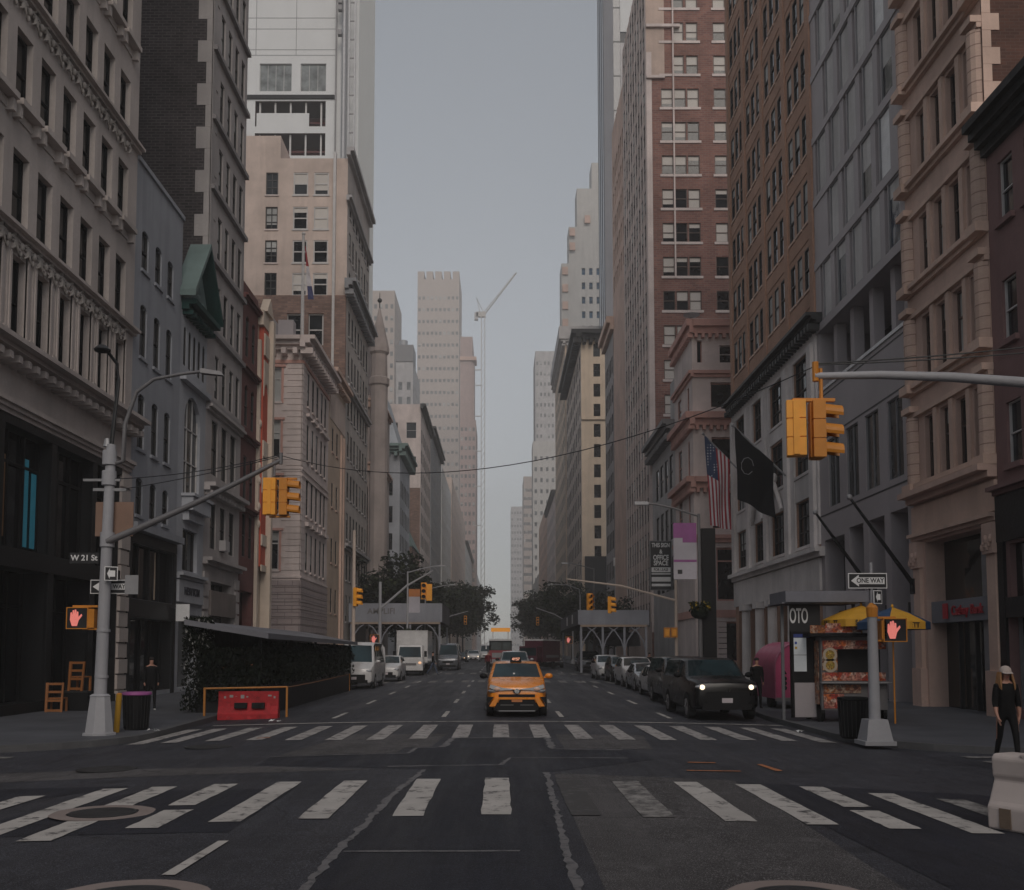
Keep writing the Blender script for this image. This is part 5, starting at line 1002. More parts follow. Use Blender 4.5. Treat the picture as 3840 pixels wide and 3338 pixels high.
pb=MB(); pb.box(-1.12,-.03,5.05,-.12,.03,7.5); q=pb.build('banner',[stone('banner_white',(.42,.40,.44),bump=0,streak=0)],t)
for x0,z0,x1,z1 in ((-1.12,6.85,-.12,7.5),(-.72,6.65,-.12,6.85),(-1.12,5.8,-.12,5.9)): pb=MB(); pb.box(x0,-.04,z0,x1,-.032,z1); pb.build('purple_field',[plain('banner_purple',(.22,.06,.2),.6)],q)
pb=MB(); pb.box(-.95,-.04,5.28,-.75,-.032,5.46); pb.build('emblem',[m_blk],q)
pb=MB(); pb.ball((-.02,0,3.6),.4,.4,.28,10,6); pb.build('basket',[m_leafd],t); leafmass('flowers',[(-.4,.4,-.4,.4,3.7,4.05)],m_leaf,500,.14,t,9,[m_leaf,plain('yellow_flower',(.4,.27,.02),.6)])
pb=MB(); pb.box(.15,.2,1.2,.75,.5,7.3); pb.build('black_side_sign',[m_black],t)  # added dark strip standing in for the corner building's dark side
def sigpole(x,y,h,label,arm=None,heads=(),mat=None,lean=0):
    z=sw(y); t=thing('signal_pole',label,'signal pole',(x,y,z),0,'signal poles at the second crossing'); mat=mat or m_pole
    mb=MB(); mb.lathe([(.28,0),(.2,.5),(.12,.55)],8); mb.cyl((0,0,.5),(0,0,h),.11,.09,8); mb.build('post',[mat],t)
    if arm: mb=MB(); mb.tube([(0,0,arm[0]),(arm[2]*.5,0,(arm[0]+arm[1])/2+.25),(arm[2],0,arm[1])],[.08,.07,.05],6); mb.build('mast_arm',[mat],t)
    for (hx,hz,r) in heads: signal_head(t,'s',(hx,-.1,hz),R(r),m_sig,1.05)
    return t
bp_=stone('pale_pole_paint',(.52,.43,.37))
sigpole(-8.3,56.,8.7,'pale beige tall pole beside the white van',None,((.2,4.4,80),),bp_)
sigpole(-7.6,62.5,6.2,'grey signal pole with mast arm in front of the arched sidewalk shed',(4.5,6.9,3.3),((2.75,5.1,0),(3.1,5.0,180)))
sigpole(10.9,62.,6.3,'pale slim signal pole right of the parked cars',(5.0,6.35,-6.8),((-5.35,4.4,20),(-4.05,4.2,70)),bp_)
ped_signal((-7.9,62.3,2.6+.2),0,'small walk signal with red hand left of the grey signal pole',1.1); ped_signal((5.6,82,3.0),0,'small walk signal with red hand under the right sidewalk shed',1.1)
for x in(10.3,10.75): 
    t=thing('signal_box','yellow signal box seen from behind on pale slim pole, %s of the pair'%('left' if x<10.5 else 'right'),'signal',(x,61.8,2.9),0,'yellow signal boxes on slim pole'); mb=MB(); mb.box(-.2,0,0,.2,.2,.62); mb.build('housing',[m_sigd],t); mb=MB(); mb.box(-.12,-.02,.1,.12,-.003,.5); mb.build('door',[m_sig],t)
t=lamp(-7.9,84.,8.5,1,2.6,'grey blue lamp post with orange topped banner by the sidewalk shed',mat=m_pole)
pb=MB(); pb.box(.1,-.03,5.0,1.05,.03,7.0); q=pb.build('banner',[stone('banner_white',(.4,.4,.4))],t); pb=MB(); pb.box(.1,-.04,6.35,1.05,-.032,7.0); pb.build('orange_field',[plain('banner_orange',(.4,.14,.03),.6)],q); pb=MB(); pb.ball((0,0,3.4),.5,.5,.3,8,5); pb.build('basket',[m_leaf],t)
lamp(-8.,105.,8.2,1,2.6,'second lamp post beyond the left sidewalk shed',mat=m_pole); lamp(8.9,112.,8.,-1,3.,'lamp post with curved arm beyond the right sidewalk shed',mat=m_pole,arc=True); lamp(8.6,92.,9.4,-1,2.4,'lamp post rising above the right sidewalk shed')
sigpole(-8.,120.,6.,'far left signal pole with short arm over the parked traffic',(4.8,6.4,4.),((3.7,4.8,0),)); sigpole(9.,125.,6.,'far right signal pole with arm over the avenue',(4.9,7.,-4.6),((-4.4,4.8,0),))
# --- sidewalk sheds
def sshed(name,label,x0,x1,y,z0,z1,legs,arch,dep):
    g=sw(y); t=thing('sidewalk_shed',label,'sidewalk shed',(x0,y,g),0,'sidewalk sheds at the second crossing'); w=x1-x0; mt=stone('shed_panel',(.29,.30,.34),streak=.25)
    mb=MB(); mb.box(0,0,z0,w,.12,z1); mb.build('parapet',[mt],t); mb=MB(); mb.box(0,.13,z0,.12,dep,z1) if arch<0 else mb.box(w-.12,.13,z0,w,dep,z1); mb.build('side_parapet',[stone('shed_side',(.11,.11,.125))],t); mb=MB(); mb.box(0.13,.13,z0,w-.13,dep,z0+.2); mb.build('deck',[m_black],t)
    mb=MB(); mb.box(.2,.02,z0-.18,w-.2,.3,z0-.004); mb.build('lit_edge_beam',[stone('timber_edge',(.42,.32,.25))],t)  # beam in a paler, warmer tone than the panels
    for k in range(legs):
        x=.25+(w-.5)*k/(legs-1)
        for yy in (.1,dep-.3): mb=MB(); mb.box(x-.09,yy,0,x+.09,yy+.16,z0-.19); mb.build('leg',[mt],t)
        if arch:
            for sx in(-1,1):
                if 0<x+sx*1.2<w: mb=MB(); mb.tube([(x,.18,z0-2.2),(x+sx*.25,.18,z0-1.3),(x+sx*.75,.18,z0-.55),(x+sx*1.25,.18,z0-.22)],.06,6); mb.build('arch_brace',[mt],t)
    return t
t=sshed('l','grey sidewalk shed on arched legs behind the box truck',-15.,-5.8,98.,4.55,6.4,4,1,14.); text('lettering','AMPLIFI',.8,(3.2,-.01,5.6),FRONT,plain('faint_grey_letters',(.14,.13,.13),.6),t,.004)
t=sshed('r','grey sidewalk shed on the right with dark side toward the avenue',6.35,12.2,82.,3.95,5.15,4,-1,24.)
for k in range(2): mb=MB(); mb.box(-.02,6+7*k,4.2,-.003,7.2+7*k,5.0); mb.build('white_notice',[m_wht],t)
t=thing('shop_awning','grey shop awning hanging under the right sidewalk shed','awning',(8.6,88.,.35)); mb=MB(); mb.hexa([(0,0,2.3),(3.6,-1.,2.2),(3.6,6,2.2),(0,6,2.3),(.6,.2,3.4),(3.6,.2,3.4),(3.6,6,3.4),(.6,6,3.4)]); mb.build('canopy',[stone('awning_grey',(.15,.15,.165))],t)
for k in range(3): mb=MB(); mb.box(.2+1.2*k,.3,0,.3+1.2*k,.4,2.2); mb.build('post',[m_iron],t)
t=thing('blank_sign','small blank white square sign hung beside the gabled building','sign',(-14.9,45.6,3.4)); mb=MB(); mb.box(0,0,0,.62,.05,.78); mb.build('panel',[m_wht],t); mb=MB(); mb.box(-.3,.01,.6,-.003,.04,.66); mb.build('bracket',[m_iron],t)
# --- blade sign
t=thing('blade_sign','tall black and white sign offering office space, hanging from the white rowhouse','sign',(13.3,88.2,7.55)); mb=MB(); mb.box(0,0,0,1.85,.15,4.3); mb.build('panel',[m_blk],t)
fm=MB(); [fm.box(*q) for q in ((-.06,-.03,-.06,0,.18,4.36),(1.85,-.03,-.06,1.91,.18,4.36),(0,-.03,4.3,1.85,.18,4.36),(0,-.03,-.06,1.85,.18,0))]; fm.build('frame',[m_frameg],t)
for s,z,sz,sx in (('THIS SIGN',3.95,.52,.68),('&',3.38,.5,.8),('OFFICE',2.85,.6,.72),('SPACE',2.35,.6,.76)): text('lettering',s,sz,(.92,-.015,z),FRONT,m_wht,t,.006,sx,'CENTER',.026)
for z0,z1 in ((1.55,1.98),(1.35,1.45),(.72,1.12),(.3,.52)): mb=MB(); mb.box(.08,-.02,z0,1.77,-.003,z1); q=mb.build('white_strip',[m_wht],t); z0>1.5 and text('lettering','FOR LEASE',.36,(.92,-.03,(z0+z1)/2),FRONT,m_blk,q,.004,.75)
for z in (.9,3.6): mb=MB(); mb.box(1.92,.04,z,2.0,.1,z+.1); mb.build('bracket',[m_iron],t)
# --- flags
def flagmat():
    m,n,b=newmat('flag_canton'); uv=N(n,'ShaderNodeNewGeometry').outputs['Position']; v=N(n,'ShaderNodeTexVoronoi',Scale=5.5,Randomness=.1); n.links.new(uv,v.inputs['Vector'])
    n.links.new(mixc(n,ramp(n,v.outputs['Distance'],.2,.3),(.5,.5,.52),(.018,.035,.09)),b.inputs['Base Color']); b.inputs['Roughness'].default_value=.8; return m
def flag(name,label,base,tip,drop,cols,nst,canton=None,skew=.5,parentpole=True,emb=None):
    t=thing(name,label,'flag',base,0,'flags on wall poles'); B=Vector((0,0,0)); T=Vector(tip)-Vector(base)
    mb=MB(); mb.tube([B,T],.05,6); mb.ball(T,.09,.09,.09,8,5); mb.build('pole',[m_steel],t)
    mb=MB(); nu,nv=13,16; grid={}
    for j in range(nv+1):
        for i in range(nu+1):
            s=i/nu; q=j/nv; p=T.lerp(B,.03+.72*s); x=p.x*(1-.25*q*skew)+.0; dz=-drop*q*(1.15-.25*s); fold=.22*math.sin(s*9+q*2.)*q+.1*math.sin(q*7+s*4)
            grid[i,j]=mb.p((p.x+.35*q*(1-s)*skew*2,p.y-.1+fold,p.z+dz))
    for j in range(nv):
        for i in range(nu):
            mi=(i%2 if not canton else (2 if (i<6 and j<7) else i%2)); mb.f.append([grid[i,j],grid[i+1,j],grid[i+1,j+1],grid[i,j+1]]); mb.mi.append(mi)
    cl=mb.build('cloth',cols,t,smooth=80); return t,cl
m_fr=stone('flag_red',(.30,.03,.04),bump=0,streak=0); m_fw=stone('flag_white',(.55,.52,.54),bump=0,streak=0)
flag('national_flag','red white and blue striped flag hanging from a wall pole left of the black flag',(15.0,62.5,13.6),(12.8,62.3,15.8),5.0,[m_fr,m_fw,flagmat()],13,True,.5)
t,cl=flag('black_flag','black flag with faint pale emblem hanging beside the striped flag',(14.9,51.6,11.2),(12.1,51.3,13.8),3.3,[stone('flag_black',(.008,.008,.010),bump=0,streak=0,spec=.1)]*2,13,None,.2)
mb=MB(); mb.tube([(-2.15+.32*math.cos(a*.7),-.62,.4+.45*math.sin(a*.7)) for a in range(9)],.022,5); mb.build('emblem',[m_frameg],t)
t=thing('roof_flag','white flagpole with drooping red and blue flag on the palazzo roof','flag',(-15.9,78,26.2)); mb=MB(); mb.cyl((0,0,0),(0,0,9.3),.16,.1,8); mb.ball((0,0,9.4),.16,.16,.16,8,5); mb.build('pole',[m_framew],t); mb=MB()
for k in range(8): z=8.4-k*.55; a=.08+.09*k; mb.poly([(.1+a*.4,0,z),(.1+a,.1*(k%2),z),(.1+a+.09,.1*((k+1)%2),z-.55),(.1+a*.4+.04,0,z-.55)],min(2,k//3)); 
mb.build('cloth',[m_fr,m_fw,plain('flag_blue',(.03,.035,.12),.7)],t)
for y,l in ((36.3,'near'),(40.3,'far')):
    t=thing('wall_flagpole','bare black slanting flagpole on the %s'%('pier between tan loft and grey building' if y<38 else 'grey modern building front'),'flagpole',(15.1,y,4.4),0,'bare slanting flagpoles'); mb=MB(); mb.tube([(0,0,0),(-2.2,.1,3.2)],[.09,.05],8); mb.build('pole',[m_black],t); mb=MB(); mb.ball((-2.25,.1,3.28),.11,.11,.11,8,5); mb.build('ball_finial',[m_steel],t); mb=MB(); mb.box(-.1,-.15,-.3,.1,.15,.25); mb.build('wall_bracket',[m_black],t)
# --- crane
t=thing('tower_crane','pale tower crane with raised jib and tie bars to the rose tower','crane',(-9.2,500,0)); cm=stone('crane_paint',(.5,.47,.45)); mb=MB()
for x in(-.9,.9):
    for y in (-.9,.9): mb.box(x-.16,y-.16,2,x+.16,y+.16,174)
for k in range(47):
    z=3+3.6*k; mb.tube([(-.9,-.95,z),(.9,-.95,z+3.6)],.1,4); mb.tube([(.9,-.95,z),(.9,.9,z+3.6)],.1,4)
mb.build('mast',[cm],t)
mb=MB(); A=Vector((0,0,175));Bq=Vector((17.,0,197)); dv=(Bq-A)
for o in ((-.4,0,.5),(.4,.8,-.3),(.4,-.8,-.3)): mb.tube([A+Vector(o),Bq+Vector(o)*.3],.17,4)
for k in range(12): p=A+dv*(k/12); q=A+dv*((k+1)/12); mb.tube([p+Vector((-.4,0,.5)),q+Vector((.4,-.5,-.3))],.1,4)
mb.build('jib',[cm],t); mb=MB(); mb.box(-3.4,-1,173.8,1.3,1,176.4); mb.tube([(-1.5,0,176),(-3.4,0,184),(.6,0,175.5)],.2,4); mb.build('machine_deck',[cm],t); mb=MB(); mb.box(-4.4,-1,172.2,-2.6,1,176.); mb.build('counterweight',[m_pale],t)
for z in (146,138,122,104,86,66): mb=MB(); mb.box(-4.6,-.3,z,-.95,.3,z+.4); mb.build('tie_bar',[cm],t)
# ================= vehicles =================
m_wind=glassm('car_glass',(.014,.03,.036),.04,.01); m_tyre=plain('tyre_rubber',(.014,.014,.015),.8); m_rim=plain('wheel_rim',(.25,.25,.26),.35,.6); m_lamp=plain('lamp_glass',(.45,.46,.48),.15,.3,.7)
m_lit=plain('lit_headlamp',(.8,.75,.65),.3,emit=(1.,.80,.58),es=1.1); m_lit2=plain('warm_headlamp',(.7,.5,.35),.3,emit=(1.,.55,.3),es=.45); m_plate=plain('plate_white',(.5,.45,.47),.5); m_platey=plain('plate_orange',(.5,.18,.06),.5); m_chrome=plain('chrome',(.5,.5,.5),.15,.9)
SUV=[(0.,.34,.72,.74),(.06,.30,.90,.86),(.25,.28,1.0,.93),(.95,.26,1.09,.99),(1.28,.26,1.17,1.),(2.02,.26,1.60,1.),(2.5,.26,1.66,1.),(2.58,.26,1.67,1.),(3.9,.28,1.63,1.),(4.0,.28,1.62,1.),(4.42,.32,1.18,.97),(4.6,.4,.95,.9)]
SED=[(0.,.32,.60,.76),(.07,.26,.72,.88),(.3,.24,.82,.95),(1.0,.22,.92,.99),(1.35,.22,.98,1.),(2.1,.22,1.38,1.),(2.55,.22,1.43,1.),(2.63,.22,1.43,1.),(3.3,.24,1.39,1.),(3.4,.24,1.38,1.),(4.15,.28,1.04,.97),(4.7,.4,.85,.88)]
BIG=[(0.,.42,.98,.84),(.06,.36,1.12,.93),(.25,.34,1.19,.97),(1.2,.32,1.25,.99),(1.5,.32,1.30,1.),(2.15,.32,1.80,1.),(2.75,.32,1.87,1.),(2.83,.32,1.87,1.),(4.95,.34,1.84,1.),(5.05,.34,1.83,1.),(5.2,.4,1.35,.98),(5.3,.45,1.05,.95)]
VAN=[(0.,.40,.95,.80),(.07,.34,1.08,.92),(.3,.32,1.18,.97),(.7,.30,1.32,1.),(.95,.30,1.42,1.),(1.7,.30,2.32,1.),(2.1,.30,2.48,1.),(2.18,.30,2.5,1.),(5.4,.32,2.5,1.),(5.5,.32,2.48,1.),(5.62,.36,2.3,1.),(5.66,.4,2.2,.98)]
def car(name,label,cat,loc,rz,P,W,paint,wheels,group=None,lit=None,grille=(.5,.35,.18,.09),plate=m_plate,belt=None,roofrack=False,win_to=9,taper=.8):
    t=thing(name,label,cat,loc,rz,group); hw=W/2; belt=belt or P[4][2]-.03
    body=MB(); ws=MB(); sL=MB(); sR=MB(); rw=MB(); secs=[]
    for i,(y,zb,zt,k) in enumerate(P):
        w=hw*k; cab=4<i<len(P)-2
        zs=belt if cab else zt-.10; wt=w*(taper if cab else .93)
        zm=zb+(zs-zb)*.55
        secs.append([(0,zb),(w*.88,zb),(w*.985,zb+.10),(w,zm),(w*.965,zs),(wt,zt-(.05 if cab else .03)),(wt*.88,zt+(.0 if cab else .015)),(0,zt+(.025 if cab else .03))])
    for i in range(len(P)-1):
        for j in range(7):
            for sx in (-1,1):
                q=[(sx*secs[i][j][0],P[i][0],secs[i][j][1]),(sx*secs[i+1][j][0],P[i+1][0],secs[i+1][j][1]),(sx*secs[i+1][j+1][0],P[i+1][0],secs[i+1][j+1][1]),(sx*secs[i][j+1][0],P[i][0],secs[i][j+1][1])]
                if sx<0: q=q[::-1]
                tgt=body
                if i==4 and j==6: tgt=ws
                elif j==4 and i in(5,7) : tgt=sL if sx<0 else sR
                elif i==len(P)-3 and j==6: tgt=rw
                if tgt is not body and j==4: # inset the side glass a little above the belt line
                    pass
                tgt.poly(q)
    for i in(0,-1):
        s=secs[i]; y=P[i][0]; pts=[(x,y,z) for x,z in s]+[(-x,y,z) for x,z in s[-2:0:-1]]; body.poly(pts)
    # merge verts so shading flows
    bm=bmesh.new(); vs=[bm.verts.new(v) for v in body.v]
    for f in body.f:
        try: bm.faces.new([vs[i] for i in f])
        except ValueError: pass
    bmesh.ops.remove_doubles(bm,verts=bm.verts,dist=.002); bmesh.ops.recalc_face_normals(bm,faces=bm.faces); me=bpy.data.meshes.new('body'); bm.to_mesh(me); bm.free(); me.materials.append(paint)
    me.polygons.foreach_set('use_smooth',[True]*len(me.polygons)); me.set_sharp_from_angle(angle=R(38)); o=link('body',me,t); md=o.modifiers.new('bevel','BEVEL'); md.width=.03; md.segments=2; md.limit_method='ANGLE'; md.angle_limit=R(30)
    ws.build('windshield',[m_wind],t); sL.build('side_window',[m_wind],t); sR.build('side_window',[m_wind],t); rw.build('rear_window',[m_wind],t)
    wr=.33 if W<1.95 else .39
    for y in wheels:
        for sx in(-1,1):
            x=sx*(hw-.11); mb=MB(); mb.cyl((x-.11,y,wr),(x+.11,y,wr),wr,wr,20); mb.cyl((x+sx*.0,y,wr),(x+sx*.118,y,wr),wr*1.12,wr*1.12,20) if False else None; q=mb.build('wheel',[m_tyre],t); mb=MB(); mb.cyl((x+sx*.111,y,wr),(x+sx*.12,y,wr),wr*.66,wr*.6,14); [mb.cyl((x+sx*.115,y,wr),(x+sx*.115+0.0,y+wr*.6*math.cos(a),wr+wr*.6*math.sin(a)),.03,.03,4) for a in (0,1.26,2.5,3.77,5.03)]; mb.build('rim',[m_rim],q)
            ar=MB(); n=12
            for k in range(n):
                a0,a1=math.pi*k/n,math.pi*(k+1)/n; r1=wr*1.16; xo=sx*hw*.999
                ar.poly([(xo,y,wr),(xo,y+r1*math.cos(a0),wr+r1*math.sin(a0)),(xo,y+r1*math.cos(a1),wr+r1*math.sin(a1))])
            ar.build('wheel_arch',[m_black],t)
    zh=P[1][2]-.10; xh=hw*.74
    for sx in(-1,1):
        mb=MB(); mb.ball((sx*xh,.10,zh),.19,.12,.075,12,6); q=mb.build('headlight',[m_lamp],t,smooth=True)
        if lit: mb=MB(); mb.ball((sx*(xh-.02),.015,zh-.01),.085,.05,.08,12,6); mb.build('lit_bulb',[lit],q,smooth=True)
        mb=MB(); mb.ball((sx*(hw+.11),P[4][0]+.25,belt+.08),.13,.09,.09,10,6); mb.box(min(sx*(hw-.05),sx*(hw+.05)),P[4][0]+.23,belt+.02,max(sx*(hw-.05),sx*(hw+.05)),P[4][0]+.27,belt+.06); mb.build('mirror',[m_black if sx<0 or paint is m_blackcar else paint],t,smooth=True)
    gz=P[0][2]-grille[2]; mb=MB(); mb.box(-hw*grille[0],-.03,gz-grille[3],hw*grille[0],.05,gz+grille[3]); mb.build('grille',[m_black],t)
    mb=MB(); mb.box(-hw*.72,-.035,P[0][1]-.08,hw*.72,.06,P[0][1]+.11); mb.build('bumper',[m_black],t)
    mb=MB(); mb.box(-.16,-.055,P[0][1]+.13,.16,-.036,P[0][1]+.27); mb.build('licence_plate',[plate],t)
    if P[4][0]<2: 
        for k in(-1,1): mb=MB(); mb.box(k*.1-.3,P[4][0]+.03,P[4][2]+.035,k*.1+.3,P[4][0]+.05,P[4][2]+.05); mb.build('wiper',[m_black],t)
    return t
m_taxi=plain('taxi_yellow',(.75,.245,.018),.28,0.,.5,coat=.5); m_blackcar=plain('black_car_paint',(.0035,.0035,.004),.3,0,.3,coat=.1); m_dkcar=plain('dark_car_paint',(.009,.0095,.011),.25,0,.4,coat=.25); m_wcar=plain('white_car_paint',(.55,.54,.54),.3,0,.5,coat=.5); m_scar=plain('silver_car_paint',(.33,.34,.36),.28,.4,.5,coat=.4); m_gcar=plain('grey_car_paint',(.12,.125,.14),.25,.3,.5,coat=.5)
# taxi
T=car('taxi','orange yellow taxi SUV driving toward the viewer with lit roof sign','taxi',(.48,30.3,rz(.48,30)),0,SUV,1.86,m_taxi,(.88,3.55),None,None,(.02,.5,.2,.02),m_platey)
m_dk=m_black
def tp(name,mat,*boxes):
    mb=MB(); [mb.box(*b) for b in boxes]; return mb.build(name,[mat],T)
tp('upper_grille',m_dk,(-.55,-.045,.62,.55,.02,.70)); mb=MB(); mb.prism([(-.66,.22),(.66,.22),(.52,.54),(-.52,.54)],-.05,.02,'y'); mb.build('lower_grille',[m_dk],T)
for sx in(-1,1):
    mb=MB(); mb.prism([(sx*.52,.60),(sx*.66,.60),(sx*.84,.34),(sx*.66,.34)],-.09,-.0,'y'); mb.build('bumper_fin',[m_taxi],T)
    mb=MB(); mb.prism([(sx*.70,.62),(sx*.88,.62),(sx*.88,.40)],-.06,.06,'y'); mb.build('fog_lamp_recess',[m_dk],T)
    mb=MB(); mb.prism([(sx*.12,.86),(sx*.45,.90),(sx*.80,1.0),(sx*.84,.9),(sx*.62,.80),(sx*.40,.82),(sx*.14,.83)],-.045,.06,'y'); q=mb.build('lamp_strip',[m_lamp],T); mb=MB(); mb.ball((sx*.6,-.05,.86),.1,.03,.055,10,5); mb.build('lamp_reflector',[plain('warm_reflector',(.62,.42,.33),.3)],q)
tp('bumper_strip',m_taxi,(-.66,-.075,.55,.66,.0,.61)); tp('skid_strip',m_steel,(-.55,-.055,.19,.55,-.045,.215)); 
for sx in(-1,1): tp('vent_slat',m_steeld,(min(sx*.1,sx*.5),-.055,.37,max(sx*.1,sx*.5),-.051,.39))
mb=MB(); mb.prism([(-.14,.84),(.14,.84),(.08,.74),(-.08,.74)],-.05,.03,'y'); q=mb.build('badge_base',[m_dk],T); mb=MB(); mb.M=Matrix.Translation((0,-.055,.80))@Matrix.Rotation(R(90),4,'X'); mb.lathe([(.075,0),(.075,.012)],18); mb.build('oval_badge',[m_chrome],q)
mb=MB(); mb.hexa([(-.19,2.1,1.66),(.19,2.1,1.66),(.19,2.4,1.67),(-.19,2.4,1.67),(-.15,2.12,1.82),(.15,2.12,1.82),(.13,2.38,1.82),(-.13,2.38,1.82)]); q=mb.build('roof_sign',[m_dk],T); text('lettering','4Y57',.12,(0,2.1,1.745),(R(84),0,0),plain('lit_taxi_text',(.6,.3,.2),.5,emit=(1.,.45,.3),es=.5),q,.004)
tp('windshield_sticker',m_wht,(-.1,1.42,1.24,-.04,1.44,1.32)); mb=MB(); mb.ball((-.42,2.0,1.28),.13,.1,.2,8,6); mb.build('seat',[m_dk],T)
# black SUV and parked row
car('black_suv','big black SUV with both headlights lit beside the kerb, right','SUV',(6.75,29.9,rz(6.75,30)),R(1),BIG,2.04,m_blackcar,(1.0,4.1),'cars along the right kerb',m_lit,(.62,.5,.3,.2))
RY=[('dark_suv','dark SUV directly behind the lit black SUV','SUV',BIG,1.98,m_dkcar,7.2,36.8,(1.,4.1)),('white_sedan','low white sedan behind the dark SUV in the parked row','sedan',SED,1.82,m_wcar,7.45,43.,(.9,3.65)),('silver_sedan','low silver sedan behind the white sedan in the parked row','sedan',SED,1.82,m_scar,7.6,49.2,(.9,3.65)),
 ('white_suv','tall white SUV fourth back in the parked row','SUV',SUV,1.92,m_wcar,7.75,55.2,(.88,3.55)),('dark_sedan','dark hatchback between two white cars in the parked row','car',SUV,1.84,m_dkcar,7.75,61.3,(.88,3.55)),('white_suv','white SUV last of the parked row by the crossing','SUV',SUV,1.88,m_wcar,7.4,67.,(.88,3.55)),('grey_suv','grey black SUV parked beyond the crossing under the right shed','SUV',BIG,2.,m_gcar,8.0,88.,(1.,4.1))]
for n,l,c,P,W,m,x,y,wh in RY: car(n,l,c,(x,y,rz(x,y)),R(1),P,W,m,wh,'cars along the right kerb')
# left vehicles
car('white_van','white high roof van parked beyond the dining shed','van',(-7.75,52.5,rz(-7.7,52)),0,VAN,2.06,m_wcar,(1.0,4.4),'vehicles on the left side',None,(.6,.4,.3,.14))
car('white_suv','white compact SUV behind the white van','SUV',(-7.35,63.5,rz(-7.3,63)),0,SUV,1.86,m_wcar,(.88,3.55),'vehicles on the left side')
car('silver_minivan','silver white SUV directly behind the taxi','SUV',(.85,61.,rz(.8,61)),0,BIG,1.95,m_scar,(1.0,4.1))
car('grey_van','grey van beside the box truck','van',(-4.9,92.,rz(-5,92)),0,VAN,2.,m_gcar,(1.,4.4),'vehicles on the left side')
for n,l,c,P,x,y,m,lt in (('dark_sedan','dark sedan in the distant oncoming queue','sedan',SED,-5.9,142.,m_dkcar,m_lit2),('white_suv','white SUV with lit headlights in the distant oncoming queue','SUV',SUV,-3.9,140.,m_wcar,m_lit),('white_pickup','white tall van in the distant queue left of the fire engine','van',VAN,-2.3,150.,m_wcar,None),('blue_grey_sedan','blue grey car far back right of the maroon truck','car',SED,5.6,104.,m_gcar,None),('dark_hatchback','dark car far back beside the right shed','car',SUV,4.8,128.,m_dkcar,None),('silver_hatchback','silver car farthest back in the left queue','car',SUV,-5.2,165.,m_scar,None)): car(n,l,c,(x,y,rz(x,y)),0,P,1.9,m,(.9,3.6),'distant traffic',lt)
# box truck
t=thing('box_truck','white box truck with warm headlights in front of the arched shed','truck',(-7.0,76.5,rz(-7,76)),0,'vehicles on the left side')
mb=MB(); mb.hexa([(-1.0,0,.55),(1.0,0,.55),(1.0,1.9,.55),(-1.,1.9,.55),(-1.0,.02,1.35),(1.,.02,1.35),(1.,1.9,1.35),(-1.,1.9,1.35)]); mb.hexa([(-1.0,.02,1.351),(1.0,.02,1.351),(1.0,1.9,1.351),(-1.,1.9,1.351),(-.92,.45,2.35),(.92,.45,2.35),(.92,1.9,2.35),(-.92,1.9,2.35)]); q=mb.build('cab',[m_wcar],t); bv=q.modifiers.new('b','BEVEL'); bv.width=.06; bv.segments=2
mb=MB(); mb.poly([(-.86,.025,1.44),(.86,.025,1.44),(.8,.38,2.22),(-.8,.38,2.22)]); mb.build('windshield',[m_wind],t)
mb=MB(); mb.box(-1.22,2.0,1.0,1.22,7.2,3.45); mb.box(-1.24,1.97,3.451,1.24,7.22,3.52); mb.build('cargo_box',[m_wcar],t); mb=MB(); mb.box(-1.02,-.06,.42,1.02,.05,.72); mb.build('bumper',[m_wcar],t); mb=MB(); mb.box(-.5,-.02,.8,.5,-.003,.98); mb.build('grille',[m_steeld],t); mb=MB(); mb.box(-1.0,.3,.3,1.,6.8,.54); mb.build('chassis',[m_black],t)
for sx in(-1,1):
    mb=MB(); mb.ball((sx*.78,-.0,1.0),.13,.06,.1,10,6); mb.build('headlight',[m_lit2],t); mb=MB(); mb.box(min(sx*1.1,sx*1.3),.15,1.45,max(sx*1.1,sx*1.3),.25,1.9); mb.build('mirror',[m_black],t)
    for y in (.9,5.6): mb=MB(); mb.cyl((sx*.72,y,.42),(sx*1.02,y,.42),.42,.42,16); mb.build('wheel',[m_tyre],t)
# fire engine
t=thing('fire_engine','red fire engine with white roof and lit orange front rack behind the taxi','fire engine',(-.05,104.,rz(0,104))); fr_=plain('fire_red',(.28,.012,.025),.35,0,.5,coat=.4)
mb=MB(); mb.box(-1.22,0,.6,1.22,8,1.75); mb.build('lower_body',[fr_],t); mb=MB(); mb.box(-1.18,.1,1.751,1.18,8,2.75); mb.build('cab',[m_black],t); mb=MB(); mb.poly([(-1.0,.09,1.8),(.1,.09,1.8),(.1,.09,2.6),(-1.,.09,2.6)]); mb.poly([(.2,.09,1.8),(1.05,.09,1.8),(1.05,.09,2.6),(.2,.09,2.6)]); mb.build('windshield',[m_wind],t); mb=MB(); mb.box(-1.25,-.05,2.751,1.25,8,2.95); mb.build('white_roof',[m_wht],t); mb=MB(); mb.box(-1.0,.3,3.7,1.0,.6,4.1); mb.build('orange_rack',[plain('rack_orange',(.5,.2,.03),.5,emit=(1,.4,.05),es=.25)],t)
for sx in (-.8,.8): mb=MB(); mb.box(sx-.06,.4,2.951,sx+.06,.5,3.7); mb.build('rack_post',[m_wht],t)
mb=MB(); mb.box(-1.23,-.12,.4,1.23,.0,.85); mb.build('bumper',[m_steel],t); mb=MB(); mb.box(-.9,-.03,1.0,.9,-.003,1.5); mb.build('grille',[m_steel],t); mb=MB(); mb.box(-1.1,.2,.0,1.1,7.5,.6); mb.build('undercarriage',[m_black],t)
